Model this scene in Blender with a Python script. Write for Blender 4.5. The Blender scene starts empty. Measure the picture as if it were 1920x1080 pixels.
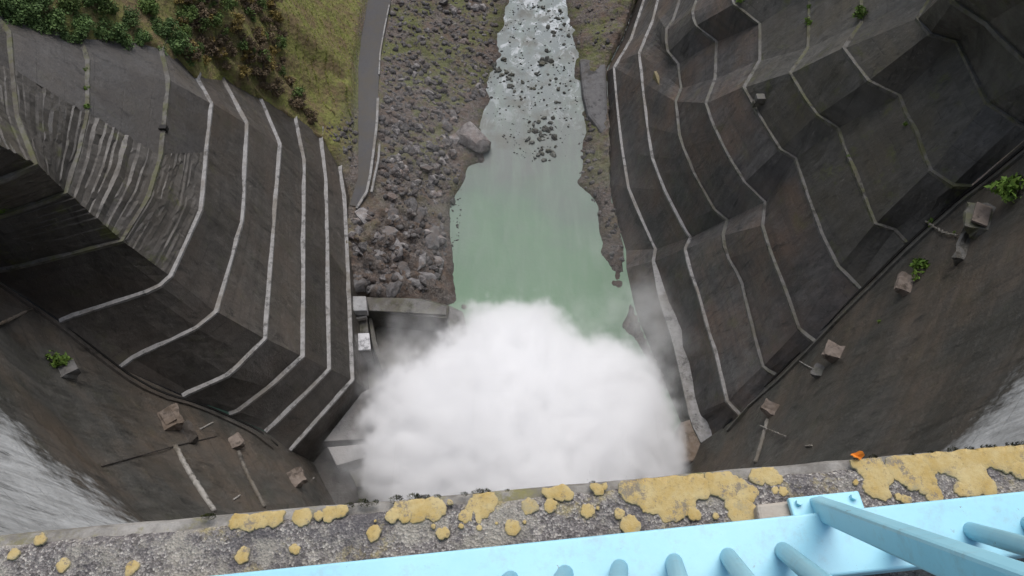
import bpy, math, random
import numpy as np
from mathutils import Vector, Matrix, noise as mnoise

random.seed(7); RNG = np.random.default_rng(7)
S = bpy.context.scene
COL = S.collection

# ------------------------------------------------------------------ camera
H = 100.0                       # height of the eye above the river
FPX = 1371.0                    # focal length in photo pixels (1920 wide)
PITCH = math.radians(57.0)
cam_d = bpy.data.cameras.new('camera'); cam = bpy.data.objects.new('camera', cam_d); COL.objects.link(cam)
cam.location = (0, 0, H); cam.rotation_euler = (math.pi/2 - PITCH, 0, 0)
cam_d.sensor_width = 36.0; cam_d.lens = 36.0*FPX/1920.0
cam_d.clip_start = 0.05; cam_d.clip_end = 2000
S.camera = cam
FW = np.array([0, math.cos(PITCH), -math.sin(PITCH)]); UP = np.array([0, math.sin(PITCH), math.cos(PITCH)]); RT = np.array([1., 0, 0])

# ------------------------------------------------------------------ world, sun, exposure (overcast)
W = bpy.data.worlds.new('World'); S.world = W; W.use_nodes = True
nt = W.node_tree; nt.nodes.clear()
sky = nt.nodes.new('ShaderNodeTexSky'); sky.sky_type = 'NISHITA'; sky.sun_disc = False
SUN_EL, SUN_AZ = math.radians(62), math.radians(12)
sky.sun_elevation = SUN_EL; sky.sun_rotation = SUN_AZ; sky.air_density = 1.0; sky.dust_density = 4.0
hs = nt.nodes.new('ShaderNodeHueSaturation'); hs.inputs['Saturation'].default_value = 0.8
bg = nt.nodes.new('ShaderNodeBackground'); bg.inputs[1].default_value = 0.15
out = nt.nodes.new('ShaderNodeOutputWorld')
nt.links.new(sky.outputs[0], hs.inputs['Color']); nt.links.new(hs.outputs[0], bg.inputs[0]); nt.links.new(bg.outputs[0], out.inputs[0])
sl = bpy.data.lights.new('sun', 'SUN'); sun = bpy.data.objects.new('sun', sl); COL.objects.link(sun)
sl.energy = 1.5; sl.angle = math.radians(50); sl.color = (.975, .985, 1)
sd = Vector((math.sin(SUN_AZ)*math.cos(SUN_EL), math.cos(SUN_AZ)*math.cos(SUN_EL), math.sin(SUN_EL)))
sun.rotation_euler = (-sd).to_track_quat('-Z', 'Y').to_euler()
S.view_settings.view_transform = 'Standard'; S.view_settings.look = 'None'
S.view_settings.exposure = 0.2; S.view_settings.gamma = 1.0; S.view_settings.use_curve_mapping = False
S.render.engine = 'CYCLES'
S.cycles.use_denoising = True
S.cycles.max_bounces = 18; S.cycles.diffuse_bounces = 3; S.cycles.volume_bounces = 16
S.cycles.volume_step_rate = 1.0; S.cycles.volume_max_steps = 256

# ------------------------------------------------------------------ helpers
def ray(px, py): return FW + RT*(px-960)/FPX + UP*(540-py)/FPX
def at(px, py, z):
    d = ray(px, py); return np.array([0, 0, H]) + d*((z-H)/d[2])

def tag(o, label=None, cat=None, group=None, kind=None):
    if label: o['label'] = label
    if cat: o['category'] = cat
    if group: o['group'] = group
    if kind: o['kind'] = kind
    return o
def empty(name, loc=(0, 0, 0)):
    o = bpy.data.objects.new(name, None); COL.objects.link(o); o.location = loc; return o
def mesh_obj(name, V, F, mat, parent=None, smooth=False, attrs=None):
    me = bpy.data.meshes.new(name)
    me.from_pydata([tuple(map(float, v)) for v in V], [], [tuple(int(i) for i in f) for f in F])
    if attrs:
        for k, a in attrs.items():
            at_ = me.attributes.new(k, 'FLOAT', 'POINT'); at_.data.foreach_set('value', np.asarray(a, dtype=np.float32))
    me.materials.append(mat)
    if smooth: me.polygons.foreach_set('use_smooth', [True]*len(me.polygons))
    me.update()
    o = bpy.data.objects.new(name, me); COL.objects.link(o)
    if parent:
        o.parent = parent; o.matrix_parent_inverse = Matrix.Translation(-Vector(parent_loc(parent)))
    return o
def parent_loc(p):
    l = Vector(p.location)
    while p.parent: p = p.parent; l = l + Vector(p.location)
    return l
def fast_mesh(name, V, F3, mat, smooth=False):
    me = bpy.data.meshes.new(name); V = np.asarray(V, np.float32); F3 = np.asarray(F3, np.int32); k = F3.shape[1]
    me.vertices.add(len(V)); me.vertices.foreach_set('co', V.ravel())
    me.loops.add(F3.size); me.loops.foreach_set('vertex_index', F3.ravel())
    me.polygons.add(len(F3)); me.polygons.foreach_set('loop_start', np.arange(0, F3.size, k, dtype=np.int32))
    if smooth: me.polygons.foreach_set('use_smooth', np.ones(len(F3), bool))
    me.materials.append(mat); me.update(calc_edges=True); me.validate()
    o = bpy.data.objects.new(name, me); COL.objects.link(o); return o
def nz(x, y, z=0.0, oct=4): return mnoise.fractal(Vector((x, y, z)), 1.0, 2.0, oct)

class MB:
    def __init__(s): s.V = []; s.F = []
    def add(s, V, F):
        b = len(s.V); s.V += [tuple(v) for v in V]; s.F += [tuple(i+b for i in f) for f in F]
    def box(s, c, ax, ay, az, hx, hy, hz, top=1.0):
        c, ax, ay, az = (np.array(v, float) for v in (c, ax, ay, az))
        V = []
        for k in (-1, 1):
            q = top if k > 0 else 1.0
            for i, j in ((-1, -1), (1, -1), (1, 1), (-1, 1)): V.append(c + ax*hx*i*q + ay*hy*j*q + az*hz*k)
        s.add(V, [(0, 3, 2, 1), (4, 5, 6, 7), (0, 1, 5, 4), (1, 2, 6, 5), (2, 3, 7, 6), (3, 0, 4, 7)])
    def tube(s, pts, r, n=8, cap=True):
        pts = [np.array(p, float) for p in pts]; rings = []
        for i, p in enumerate(pts):
            t = pts[min(i+1, len(pts)-1)] - pts[max(i-1, 0)]; t /= np.linalg.norm(t)
            a = np.cross(t, [0, 0, 1.]); 
            if np.linalg.norm(a) < 1e-3: a = np.cross(t, [1., 0, 0])
            a /= np.linalg.norm(a); b = np.cross(t, a); rr = r[i] if hasattr(r, '__len__') else r
            rings.append([p + (a*math.cos(q) + b*math.sin(q))*rr for q in np.linspace(0, 2*math.pi, n, endpoint=False)])
        V = [v for g in rings for v in g]; F = []
        for i in range(len(pts)-1):
            for j in range(n): F.append((i*n+j, i*n+(j+1) % n, (i+1)*n+(j+1) % n, (i+1)*n+j))
        if cap: F.append(tuple(range(n))[::-1]); F.append(tuple((len(pts)-1)*n+j for j in range(n)))
        s.add(V, F)
    def prism(s, poly, z0, z1):
        n = len(poly); V = [(p[0], p[1], z0) for p in poly] + [(p[0], p[1], z1) for p in poly]
        s.add(V, [tuple(range(n))[::-1], tuple(range(n, 2*n))] + [(i, (i+1) % n, n+(i+1) % n, n+i) for i in range(n)])
    def build(s, name, mat, parent=None, smooth=False): return mesh_obj(name, s.V, s.F, mat, parent, smooth)

def bevel(o, w, seg=2):
    m = o.modifiers.new('bevel', 'BEVEL'); m.width = w; m.segments = seg; m.limit_method = 'ANGLE'; return o

# ------------------------------------------------------------------ materials
class Mat:
    def __init__(s, name, rough=.85, spec=.3):
        s.m = bpy.data.materials.new(name); s.m.use_nodes = True; s.t = s.m.node_tree
        s.b = s.t.nodes['Principled BSDF']; s.b.inputs['Roughness'].default_value = rough; s.b.inputs['Specular IOR Level'].default_value = spec
        s.pos = s.t.nodes.new('ShaderNodeNewGeometry').outputs['Position']
    def n(s, t, **k):
        x = s.t.nodes.new(t)
        for a, b in k.items(): setattr(x, a, b)
        return x
    def l(s, a, b): s.t.links.new(a, b)
    def scaled(s, sc, rot=(0, 0, 0), src=None):
        m = s.n('ShaderNodeMapping'); m.inputs['Scale'].default_value = sc; m.inputs['Rotation'].default_value = rot
        s.l(src or s.pos, m.inputs[0]); return m.outputs[0]
    def noise(s, scale, detail=6, rough=.6, vec=None, dist=0.0):
        x = s.n('ShaderNodeTexNoise'); x.inputs['Scale'].default_value = scale; x.inputs['Detail'].default_value = detail
        x.inputs['Roughness'].default_value = rough; x.inputs['Distortion'].default_value = dist
        s.l(vec if vec is not None else s.pos, x.inputs['Vector']); return x.outputs[0]
    def voro(s, scale, vec=None, feature='F1', out='Distance'):
        x = s.n('ShaderNodeTexVoronoi', feature=feature); x.inputs['Scale'].default_value = scale
        s.l(vec if vec is not None else s.pos, x.inputs['Vector']); return x.outputs[out]
    def ramp(s, fac, stops):
        r = s.n('ShaderNodeValToRGB'); e = r.color_ramp.elements
        while len(e) < len(stops): e.new(.5)
        for q, (p, c) in zip(e, stops):
            q.position = p; q.color = (c, c, c, 1) if not hasattr(c, '__len__') else (*c, 1)
        s.l(fac, r.inputs[0]); return r.outputs[0]
    def mix(s, fac, a, b, mode='MIX'):
        x = s.n('ShaderNodeMix', data_type='RGBA', blend_type=mode)
        for sock, v in ((x.inputs[0], fac), (x.inputs[6], a), (x.inputs[7], b)):
            if hasattr(v, 'is_linked'): s.l(v, sock)
            elif hasattr(v, '__len__'): sock.default_value = (*v, 1)
            else: sock.default_value = v if sock.type == 'VALUE' else (v, v, v, 1)
        return x.outputs[2]
    def math(s, op, a, b=0.0):
        x = s.n('ShaderNodeMath', operation=op)
        for i, v in enumerate((a, b)):
            if hasattr(v, 'is_linked'): s.l(v, x.inputs[i])
            else: x.inputs[i].default_value = v
        return x.outputs[0]
    def attr(s, name): x = s.n('ShaderNodeAttribute'); x.attribute_name = name; return x.outputs['Fac']
    def rnd(s): return s.n('ShaderNodeObjectInfo').outputs['Random']
    def color(s, c):
        if hasattr(c, 'is_linked'): s.l(c, s.b.inputs['Base Color'])
        else: s.b.inputs['Base Color'].default_value = (*c, 1)
        return s
    def bump(s, h, strength=.5, dist=.1):
        x = s.n('ShaderNodeBump'); x.inputs['Strength'].default_value = strength; x.inputs['Distance'].default_value = dist
        s.l(h, x.inputs['Height']); s.l(x.outputs[0], s.b.inputs['Normal']); return s

def concrete(name, dark, light, brown, streak=.6, moss=.0, bleach_and_sheen=False, rough=.8):
    M = Mat(name, rough, .3)
    big = M.noise(.12, 5, .6); fine = M.noise(2.5, 6, .65)
    st = M.noise(1.0, 6, .65, M.scaled((1.1, 1.1, .06)), .4)          # streaks running down the face
    hz = M.noise(1.0, 4, .6, M.scaled((.04, .04, 1.2)))                  # lift bands
    c = M.mix(M.ramp(st, [(.35, 0), (.7, 1)]), dark, light)
    c = M.mix(M.ramp(big, [(.42, 0), (.68, 1)]), c, brown)
    c = M.mix(M.math('MULTIPLY', M.ramp(fine, [(.5, 0), (.75, 1)]), .35), c, light)
    c = M.mix(M.math('MULTIPLY', M.ramp(hz, [(.45, 0), (.6, 1)]), .35), c, dark)
    sw = M.noise(1.0, 5, .7, M.scaled((2.4, 2.4, .10)), .3)
    c = M.mix(M.math('MULTIPLY', M.ramp(sw, [(.62, 0), (.75, 1)]), .45*streak), c, tuple(min(1, 3.2*v) for v in light))
    sp = M.noise(.9, 3, .7)
    c = M.mix(M.math('MULTIPLY', M.ramp(M.noise(6, 2, .5), [(.70, 0), (.74, 1)]), M.ramp(sp, [(.55, 0), (.65, .7)])), c, (.3, .29, .27))
    tone = M.math('ADD', M.math('MULTIPLY', M.rnd(), .55), .72)
    c = M.mix(1.0, c, tone, 'MULTIPLY')
    if moss:
        mk = M.math('MULTIPLY', M.ramp(M.noise(.3, 7, .75), [(.56, 0), (.66, 1)]), moss)
        c = M.mix(mk, c, (.075, .085, .022))
    if bleach_and_sheen:
        ba = M.attr('bleach_and_sheen')  # white efflorescence plus wet reflection, both painted in as pale colour
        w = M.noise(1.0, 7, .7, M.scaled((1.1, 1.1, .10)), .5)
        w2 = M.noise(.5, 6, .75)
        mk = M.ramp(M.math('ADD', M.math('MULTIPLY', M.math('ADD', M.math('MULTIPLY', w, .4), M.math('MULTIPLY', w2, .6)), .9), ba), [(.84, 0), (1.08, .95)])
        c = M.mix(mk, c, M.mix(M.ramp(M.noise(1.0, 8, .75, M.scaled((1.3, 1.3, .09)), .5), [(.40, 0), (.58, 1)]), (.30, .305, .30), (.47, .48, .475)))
    lf = M.n('ShaderNodeSeparateXYZ'); M.l(M.pos, lf.inputs[0])
    fr = M.math('FRACT', M.math('ADD', M.math('MULTIPLY', lf.outputs[2], .42), M.math('MULTIPLY', fine, .03)))
    jn = M.math('MULTIPLY', M.math('LESS_THAN', fr, .035), M.ramp(M.noise(.25, 5, .7), [(.45, 0), (.6, .5)]))
    c = M.mix(jn, c, tuple(.45*v for v in dark))
    dr = M.noise(1.0, 7, .75, M.scaled((.8, .8, .045)), .6)
    c = M.mix(M.ramp(dr, [(.55, 0), (.66, .75)]), c, tuple(.42*v for v in dark))
    M.color(c)
    M.l(M.ramp(M.noise(.22, 6, .7), [(.42, rough), (.58, .30)]), M.b.inputs['Roughness'])
    M.bump(M.math('ADD', M.math('ADD', M.math('MULTIPLY', st, .6), fine), M.math('MULTIPLY', jn, -1.5)), .5, .14)
    return M.m
M_LEFT = concrete('left_concrete', (.038, .035, .031), (.082, .075, .066), (.064, .052, .042), .5, .15)
M_ROUGH = concrete('rough_concrete', (.048, .044, .039), (.108, .100, .090), (.074, .065, .053), .9, .7)
M_RIGHT = concrete('right_concrete', (.046, .044, .043), (.105, .100, .097), (.108, .078, .060), .6, .25)
M_RMOSS = concrete('mossy_concrete', (.045, .044, .039), (.098, .094, .086), (.070, .062, .047), .7, .55)
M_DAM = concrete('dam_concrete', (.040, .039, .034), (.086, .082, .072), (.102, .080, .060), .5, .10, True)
M_SLAB = concrete('slab_concrete', (.17, .17, .17), (.25, .25, .25), (.20, .18, .165), .3)

def ledge_mat(name, a, b, mossy=0):
    M = Mat(name, .8, .3); n = M.noise(1.4, 7, .7)
    c = M.mix(M.ramp(n, [(.35, 0), (.6, 1)]), a, b)
    c = M.mix(M.ramp(M.noise(.5, 8, .8), [(.53, 0), (.60, .9)]), c, tuple(v*.38 for v in a)); c = M.mix(M.ramp(M.noise(.16, 5, .7), [(.5, 0), (.62, .6)]), c, (a[0]*.7, a[1]*.62, a[2]*.5))
    if mossy: c = M.mix(M.math('MULTIPLY', M.ramp(M.noise(.45, 7, .75), [(.45, 0), (.58, 1)]), mossy), c, (.085, .09, .03))
    M.color(c); M.bump(M.noise(5, 5, .7), .4, .05); return M.m
M_LEDGE = ledge_mat('ledge_concrete', (.19, .185, .178), (.28, .275, .268))
M_LEDGE_OLD = ledge_mat('old_ledge_concrete', (.08, .076, .067), (.135, .13, .12), .6)
M_LEDGE_MID = ledge_mat('grey_ledge_concrete', (.095, .092, .088), (.145, .14, .134), .25)

# ------------------------------------------------------------------ dam and abutment contours (photo points lifted to the level of each drainage ledge)
LZ = [0.0, 8.0, 12.1, 16.4, 21.8, 27.6, 33.4, 39.3, 45.7, 52.0, 58.5]
LLAB = 'EABCDJ'
LEFT = [
 'E672,330 A676,372 B683,520 C694,735 D616,838 J590,868',
 'E640,322 A648,370 B655,520 C663,712 D575,812 J545,845',
 'E604,257 A613,340 B616,470 C619,692 m593,720 D515,797 J499,811',
 'E556,222 A572,300 B571,450 C570,668 m515,720 D447,772 J430,778',
 'E490,183 A527,270 B515,420 C499,635 m432,703 D354,738 J343,744',
 'E420,148 A465,230 B460,328 m457,408 C408,585 m367,617 D250,672 J225,690',
 'E372,146 A398,193 B388,285 m380,390 C322,518 m295,542 D137,594 J112,604',
 'E305,92 A318,150 B304,290 m280,372 C230,452 m83,490 D15,505 J-25,512',
 'E156,80 A167,112 B166,213 m150,285 C126,362 m75,380 D-60,425 J-100,440',
 'E0,35 A20,60 B25,130 m35,220 C70,308 m0,340 D-150,380 J-190,392',
 'E-150,-5 A-130,10 B-120,60 m-110,140 C-60,240 m-130,280 D-280,315 J-330,325']
RZ = [-0.8, 4.6, 11.4, 18.8, 25.6, 32.4, 38.4, 45.2, 51.6, 57.5, 63.5]
RLAB = 'FPQTSUVWXYJ'
RIGHT = [
 'F1192,0 P1165,75 Q1152,100 T1143,118 S1136,135 m1139,250 m1138,360 U1147,410 V1165,470 W1166,505 m1185,590 m1222,680 X1270,785 Y1280,810 J1290,835',
 'F1206,0 P1182,72 Q1168,97 T1158,113 S1150,127 m1155,185 m1163,265 m1178,360 U1208,425 V1227,467 W1223,490 m1235,560 m1262,640 m1278,710 X1292,775 Y1300,800 J1315,830',
 'F1232,0 P1222,40 Q1208,72 T1197,100 S1203,155 m1210,215 m1220,292 m1246,360 U1277,420 V1293,445 W1283,466 m1291,505 m1310,553 m1323,607 m1340,660 X1362,752 Y1374,766 J1387,780',
 'F1273,0 m1262,35 m1245,60 P1251,97 Q1270,120 T1276,165 S1266,190 m1273,260 m1300,325 U1338,393 V1362,412 W1354,440 m1358,473 m1387,523 m1405,597 m1417,645 X1429,687 Y1441,697 J1454,704',
 'F1310,-15 m1295,27 P1304,48 Q1342,78 T1339,147 S1322,193 m1335,233 m1367,297 U1395,342 V1433,379 W1428,423 m1440,463 m1467,533 m1483,577 X1497,617 Y1514,632 J1526,641',
 'F1362,-30 P1375,8 Q1423,45 T1423,113 S1393,163 m1417,207 U1462,280 V1491,297 W1508,352 m1540,440 X1570,500 Y1600,530 J1612,542',
 'F1450,-80 P1470,-50 Q1517,-15 T1513,90 S1480,137 m1510,187 U1532,216 V1570,240 W1583,277 m1617,360 X1640,420 Y1677,432 J1698,455',
 'F1540,-120 P1560,-90 Q1613,-50 T1613,43 S1580,90 m1600,117 U1627,152 V1685,180 W1697,213 m1717,247 m1730,287 X1743,320 Y1787,349 J1822,350',
 'F1670,-170 P1690,-140 Q1747,-100 T1747,-10 S1718,35 U1743,63 V1793,77 W1813,117 X1850,193 Y1908,231 J1938,248',
 'F1720,-220 P1750,-190 Q1810,-150 T1800,-60 S1775,-15 U1787,3 V1850,43 W1875,70 X1950,140 Y2010,165 J2050,165',
 'F1800,-280 P1830,-250 Q1890,-210 T1880,-120 S1850,-70 U1870,-50 V1935,-10 W1960,10 X2060,70 Y2130,90 J2170,80']

def parse(line, z):
    secs, cur, labs = [], None, []
    for tok in line.split():
        lab = tok[0]; x, y = map(float, tok[1:].split(',')); p = at(x, y, z)
        if lab == 'm': cur.append(p)
        else:
            if cur is not None: cur.append(p); secs.append(cur)
            cur = [p]; labs.append(lab)
    return labs, secs
def resample(pts, n):
    pts = np.array(pts); d = np.r_[0, np.cumsum(np.linalg.norm(np.diff(pts, axis=0), axis=1))]
    t = np.linspace(0, d[-1], n+1); return np.stack([np.interp(t, d, pts[:, i]) for i in range(3)], 1)
def contours(lines, zs, nseg, far):
    res = []
    for ln, z in zip(lines, zs):
        labs, secs = parse(ln, z)
        first = secs[0][0]; ext = [first + np.array(far)*1.0, first]
        allp = [resample(ext, 3)] + [resample(s, nseg.get(l, 6)) for l, s in zip(labs, secs)]
        full = np.concatenate([allp[0]] + [a[1:] for a in allp[1:]])
        bounds = np.cumsum([0] + [len(a)-1 for a in allp])
        res.append((full, bounds, labs))
    return res
def offset(pl, w, side):
    t = np.gradient(pl[:, :2], axis=0); t /= np.linalg.norm(t, axis=1)[:, None] + 1e-9
    n = np.stack([-t[:, 1], t[:, 0]], 1)*side
    k = np.ones(3)/3; n = np.stack([np.convolve(np.pad(n[:, i], 1, 'edge'), k, 'valid') for i in range(2)], 1)
    n /= np.linalg.norm(n, axis=1)[:, None]; q = pl.copy(); q[:, :2] += n*(w[:, None] if hasattr(w, '__len__') else w); return q

def wvar(f, k, pl): return f(k, pl)*np.array([max(.35, .9 + .45*nz(p[0]*.35, p[1]*.35, k*3.3)) for p in pl])
def build_abutment(name, label, cons, zs, side, ledge_w, mat_of, ledge_mat_of, steps_of):
    root = empty(name, tuple(cons[1][0][len(cons[1][0])//2])); tag(root, label, 'abutment wall', kind='thing')
    for k in range(1, len(cons)):
        top, b, labs = cons[k]; botl, b0, _ = cons[k-1]
        w0 = wvar(ledge_w, k-1, botl)
        bot = offset(botl, w0, side)
        for si in range(len(b)-1):
            n = b[si+1]-b[si]
            T = top[b[si]:b[si+1]+1]; B = bot[b0[si]:b0[si+1]+1]
            st = steps_of(k, si); V = []; F = []
            if st:
                rows = []; rng = np.random.default_rng(k*31+si*0+5)
                vs = np.linspace(0, 1, st+1); hz_ = rng.uniform(-.25, .25, st+1)/st; hz_[0] = hz_[-1] = 0
                vs = vs + hz_
                for r in range(st):
                    rows.append((vs[r], vs[r])); lip = rng.uniform(.55, .95); rows.append((vs[r] + (vs[r+1]-vs[r])*lip, vs[r] + (vs[r+1]-vs[r])*rng.uniform(.35, .65)))
                rows.append((1, 1))
                m = 3
                U = np.linspace(0, n, n*m+1)
                def samp(P, u): i = np.minimum(u.astype(int), n-1); f = (u-i)[:, None]; return P[i]*(1-f) + P[i+1]*f
                TT, BB = samp(T, U), samp(B, U)
                for (vz, vh) in rows:
                    blk = np.array([RNGB.uniform(-.09, .09) if q_ == 0 or RNGB.random() < .22 else np.nan for q_ in range(len(U))]); ok_ = ~np.isnan(blk); blk = blk[np.maximum.accumulate(np.where(ok_, np.arange(len(U)), 0))]
                    R = BB*(1-vh) + TT*vh; R[:, 2] = BB[:, 2]*(1-vz) + TT[:, 2]*vz
                    if 0 < vz < 1:
                        for q_, p in enumerate(R): p[0] += side_x(side)*.09*nz(p[0]*.25, p[1]*.25, p[2]*.9) + blk[q_]; p[2] += .07*nz(p[0]*.3+9, p[1]*.3, p[2]) + .18*abs(blk[q_])
                    V += list(R)
                nu, nv = len(U), len(rows)
            else:
                nv = 5
                for v in np.linspace(0, 1, nv):
                    R = B*(1-v) + T*v
                    if 0 < v < 1:
                        for p in R: p[0] += .05*nz(p[0]*.2, p[1]*.2, p[2]*.3)
                    V += list(R)
                nu = n+1
            for j in range(nv-1):
                for i in range(nu-1):
                    a = j*nu+i; f = (a, a+1, a+1+nu, a+nu)
                    F.append(f if side < 0 else f[::-1])
            mesh_obj('wall_panel', V, F, mat_of(k, si), root)
        # drainage ledge along the top of this lift
        w = wvar(ledge_w, k, top); fr = offset(top, -.10, side); bk = offset(top, w + .12, side); n = len(top); V = []
        for dz, P in ((.10, fr), (.10, bk), (-.30, bk), (-.30, fr)): V += [p + np.array([0, 0, dz]) for p in P]
        F = []
        for q in range(4):
            for i in range(n-1): F.append((q*n+i, q*n+i+1, ((q+1) % 4)*n+i+1, ((q+1) % 4)*n+i))
        F += [(0, n, 2*n, 3*n), (n-1, 4*n-1, 3*n-1, 2*n-1)]
        mesh_obj('ledge', V, F, ledge_mat_of(k), root)
    return root
RNGB = np.random.default_rng(21)
def side_x(side): return -1 if side < 0 else 1

CL = contours(LEFT, LZ, dict(E=6, A=6, B=8, C=7, D=2), (-.4, 3, -.6))
CR = contours(RIGHT, RZ, dict(F=5, P=3, Q=3, T=3, S=9, U=3, V=3, W=10, X=3, Y=2), (7, 32, 0))
# plan runs from far to near: left wall's outward side is to the right of travel (-x), right wall's is to the left (+x)
OUT_L, OUT_R = -1, 1

# ------------------------------------------------------------------ dam face surface
JL = np.array([c[0][-1] for c in CL]); JR = np.array([c[0][-1] for c in CR])
def jl(z):
    if z > JL[-1, 2]: s = (JL[-1]-JL[-4])/(JL[-1, 2]-JL[-4, 2]); return (JL[-1] + s*(z-JL[-1, 2]))[:2]
    return np.array([np.interp(z, JL[:, 2], JL[:, i]) for i in range(2)])
def jr(z):
    if z > JR[-1, 2]: s = (JR[-1]-JR[-4])/(JR[-1, 2]-JR[-4, 2]); return (JR[-1] + s*(z-JR[-1, 2]))[:2]
    return np.array([np.interp(z, JR[:, 2], JR[:, i]) for i in range(2)])
YC = [(-3, 13), (10, 11), (30, 6.5), (50, 3.2), (70, 1.2), (85, .35), (98, .3)]
def yc(z): return float(np.interp(z, [a for a, _ in YC], [b for _, b in YC]))
def face_y(x, z):
    j = jl(z) if x < 0 else jr(z); c = yc(z); return c + (j[1]-c)*(abs(x)/abs(j[0]))**2
def on_dam(px, py):
    d = ray(px, py); prev = None
    for t in np.linspace(8, 135, 1200):
        p = np.array([0, 0, H]) + d*t
        v = p[1]-face_y(p[0], p[2])
        if prev is not None and prev > 0 and v <= 0: return p
        prev = v
    return p
def dam_frame(p):
    e = .3; dx = (face_y(p[0]+e, p[2])-face_y(p[0]-e, p[2]))/(2*e); dz = (face_y(p[0], p[2]+e)-face_y(p[0], p[2]-e))/(2*e)
    n = np.array([-dx, 1, -dz]); n /= np.linalg.norm(n); t = np.cross(n, [0, 0, 1.]); t /= np.linalg.norm(t); u = np.cross(t, n)
    nh = np.array([n[0], n[1], 0]); nh /= np.linalg.norm(nh)
    return n, t, np.array([0, 0, 1.]), nh
def ledge_left(k, pl): return .16 + .0030*(H-pl[:, 2]) if k not in (0,) else np.full(len(pl), .02)
def ledge_right(k, pl):
    if k == 0: return np.full(len(pl), .02)
    w = np.full(len(pl), .12 + .0023*(H-pl[0, 2]))
    if k == 1:
        y = pl[:, 1]; w = w + 1.3*np.clip((66-y)/3, 0, 1)
    return w
M_UPPER = concrete('upper_concrete', (.060, .056, .053), (.095, .090, .085), (.075, .066, .056), .5, .12)
def mat_left(k, si):
    if (k >= 8 and si in (0, 1, 2)) or (k == 7 and si in (1, 2)): return M_UPPER
    if k >= 8 and si >= 3: return M_ROUGH
    if k == 7 and si == 3: return M_ROUGH
    return M_LEFT
def steps_left(k, si):
    if k in (8, 9, 10) and si in (3, 4): return 10
    if k == 7 and si == 3: return 10
    return 0
build_abutment('abutment_wall', 'tall terraced concrete wall on the left bank with long curved pale ledges', CL, LZ, OUT_L, ledge_left, mat_left,
               lambda k: M_LEDGE if k <= 6 else M_LEDGE_OLD, steps_left)
build_abutment('abutment_wall', 'terraced concrete wall on the right bank folded in zigzag facets with mossy ledges', CR, RZ, OUT_R, ledge_right,
               lambda k, si: M_RIGHT if k <= 5 else M_RMOSS, lambda k: M_LEDGE if k <= 2 else (M_LEDGE_MID if k <= 5 else M_LEDGE_OLD), lambda k, si: 0)

# dam
dam = empty('dam', (0, 2, H-1.75)); tag(dam, 'huge arched concrete dam face seen from its lichen spotted crest', 'dam', kind='thing')
zr = np.r_[np.linspace(-3, 62, 44), np.linspace(64, 97.2, 16)]; NX = 84
V = []; bl = []
for z in zr:
    a, b = jl(z), jr(z)
    for u in np.linspace(-1, 1, NX):
        x = -u*a[0] if False else (a[0]*(-u) if u < 0 else b[0]*u)
        y = face_y(x if abs(x) > 1e-6 else 1e-6, z); V.append((x, y, z))
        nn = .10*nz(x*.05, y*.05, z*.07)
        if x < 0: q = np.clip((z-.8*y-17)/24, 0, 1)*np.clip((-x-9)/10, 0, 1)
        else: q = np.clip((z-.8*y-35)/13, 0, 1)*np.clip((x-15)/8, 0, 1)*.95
        bl.append(.68*q + nn)  # corner mask for efflorescence and the wet reflection painted into the dam colour
F = [(j*NX+i, j*NX+i+1, (j+1)*NX+i+1, (j+1)*NX+i) for j in range(len(zr)-1) for i in range(NX-1)]
face = mesh_obj('dam_face', V, [f[::-1] for f in F], M_DAM, dam, True, {'bleach_and_sheen': bl})

# ------------------------------------------------------------------ terrain (one sheet through control points lifted from the photograph)
CP = []
def cp(px, py, z): p = at(px, py, z); CP.append((p[0], p[1], z))
for x, y in [(950, 0), (935, 100), (912, 180), (905, 260), (905, 300), (868, 330), (838, 400), (840, 450), (848, 540), (872, 575)]: cp(x, y, .25); cp(x+22, y, -1.2)
for x, y in [(1065, 0), (1085, 110), (1092, 200), (1097, 260), (1087, 340), (1126, 400), (1130, 470), (1150, 530), (1170, 610), (1220, 690)]: cp(x, y, .25); cp(x-22, y, -1.2)
for x, y in [(1000, 20), (1010, 120), (1000, 200), (980, 300), (980, 400), (990, 500), (1000, 580), (1000, 700), (1000, 850), (900, 800), (1150, 800)]: cp(x, y, -1.6)
for x, y, z in [(640, 325, 6.8), (648, 400, 7.2), (653, 470, 7.4), (655, 545, 7.2), (700, 545, 6.5), (760, 545, 4.5), (820, 545, 1.8), (740, 450, 5.6), (800, 450, 2.6), (760, 400, 4.8), (820, 400, 1.8),
                (850, 230, 1.8), (800, 300, 4.0), (800, 200, 4.2), (840, 120, 2.4), (870, 40, 2.4), (780, 60, 5.0),
                (690, 0, 7), (733, 0, 6.9), (672, 120, 7), (712, 110, 6.9), (672, 220, 7), (708, 200, 6.9), (672, 330, 7), (700, 330, 6.9), (655, 385, 7), (675, 390, 6.9),
                (640, 250, 8.2), (640, 150, 10), (640, 50, 11), (600, 200, 11.5), (580, 120, 15), (560, 20, 20), (540, 160, 17), (500, 100, 23), (450, 40, 32), (430, 110, 30), (380, 60, 40), (330, 60, 44), (300, 20, 50), (200, 30, 56), (100, 10, 62), (0, -20, 68), (-150, -40, 76)]: cp(x, y, z)
for x, y, z in [(700, 620, -1.5), (760, 640, -1.5), (820, 620, -1.5), (700, 700, -1.5), (760, 720, -1.5), (840, 590, -1.0), (690, 600, -1.5)]: cp(x, y, z)
for x, y, z in [(1130, 40, 2.2), (1183, -5, 4.0), (1205, -40, 5.0), (1172, 22, 3.2), (1160, -30, 3), (1220, -80, 6), (1190, -80, 5), (1160, 60, 3.0), (1100, 20, 1.0), (1150, 90, 2.6), (1110, 130, 1.2), (1125, 230, .9), (1120, 330, .9), (1150, 440, 1.0), (1175, 430, 1.4), (1155, 500, .3)]: cp(x, y, z)
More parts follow.
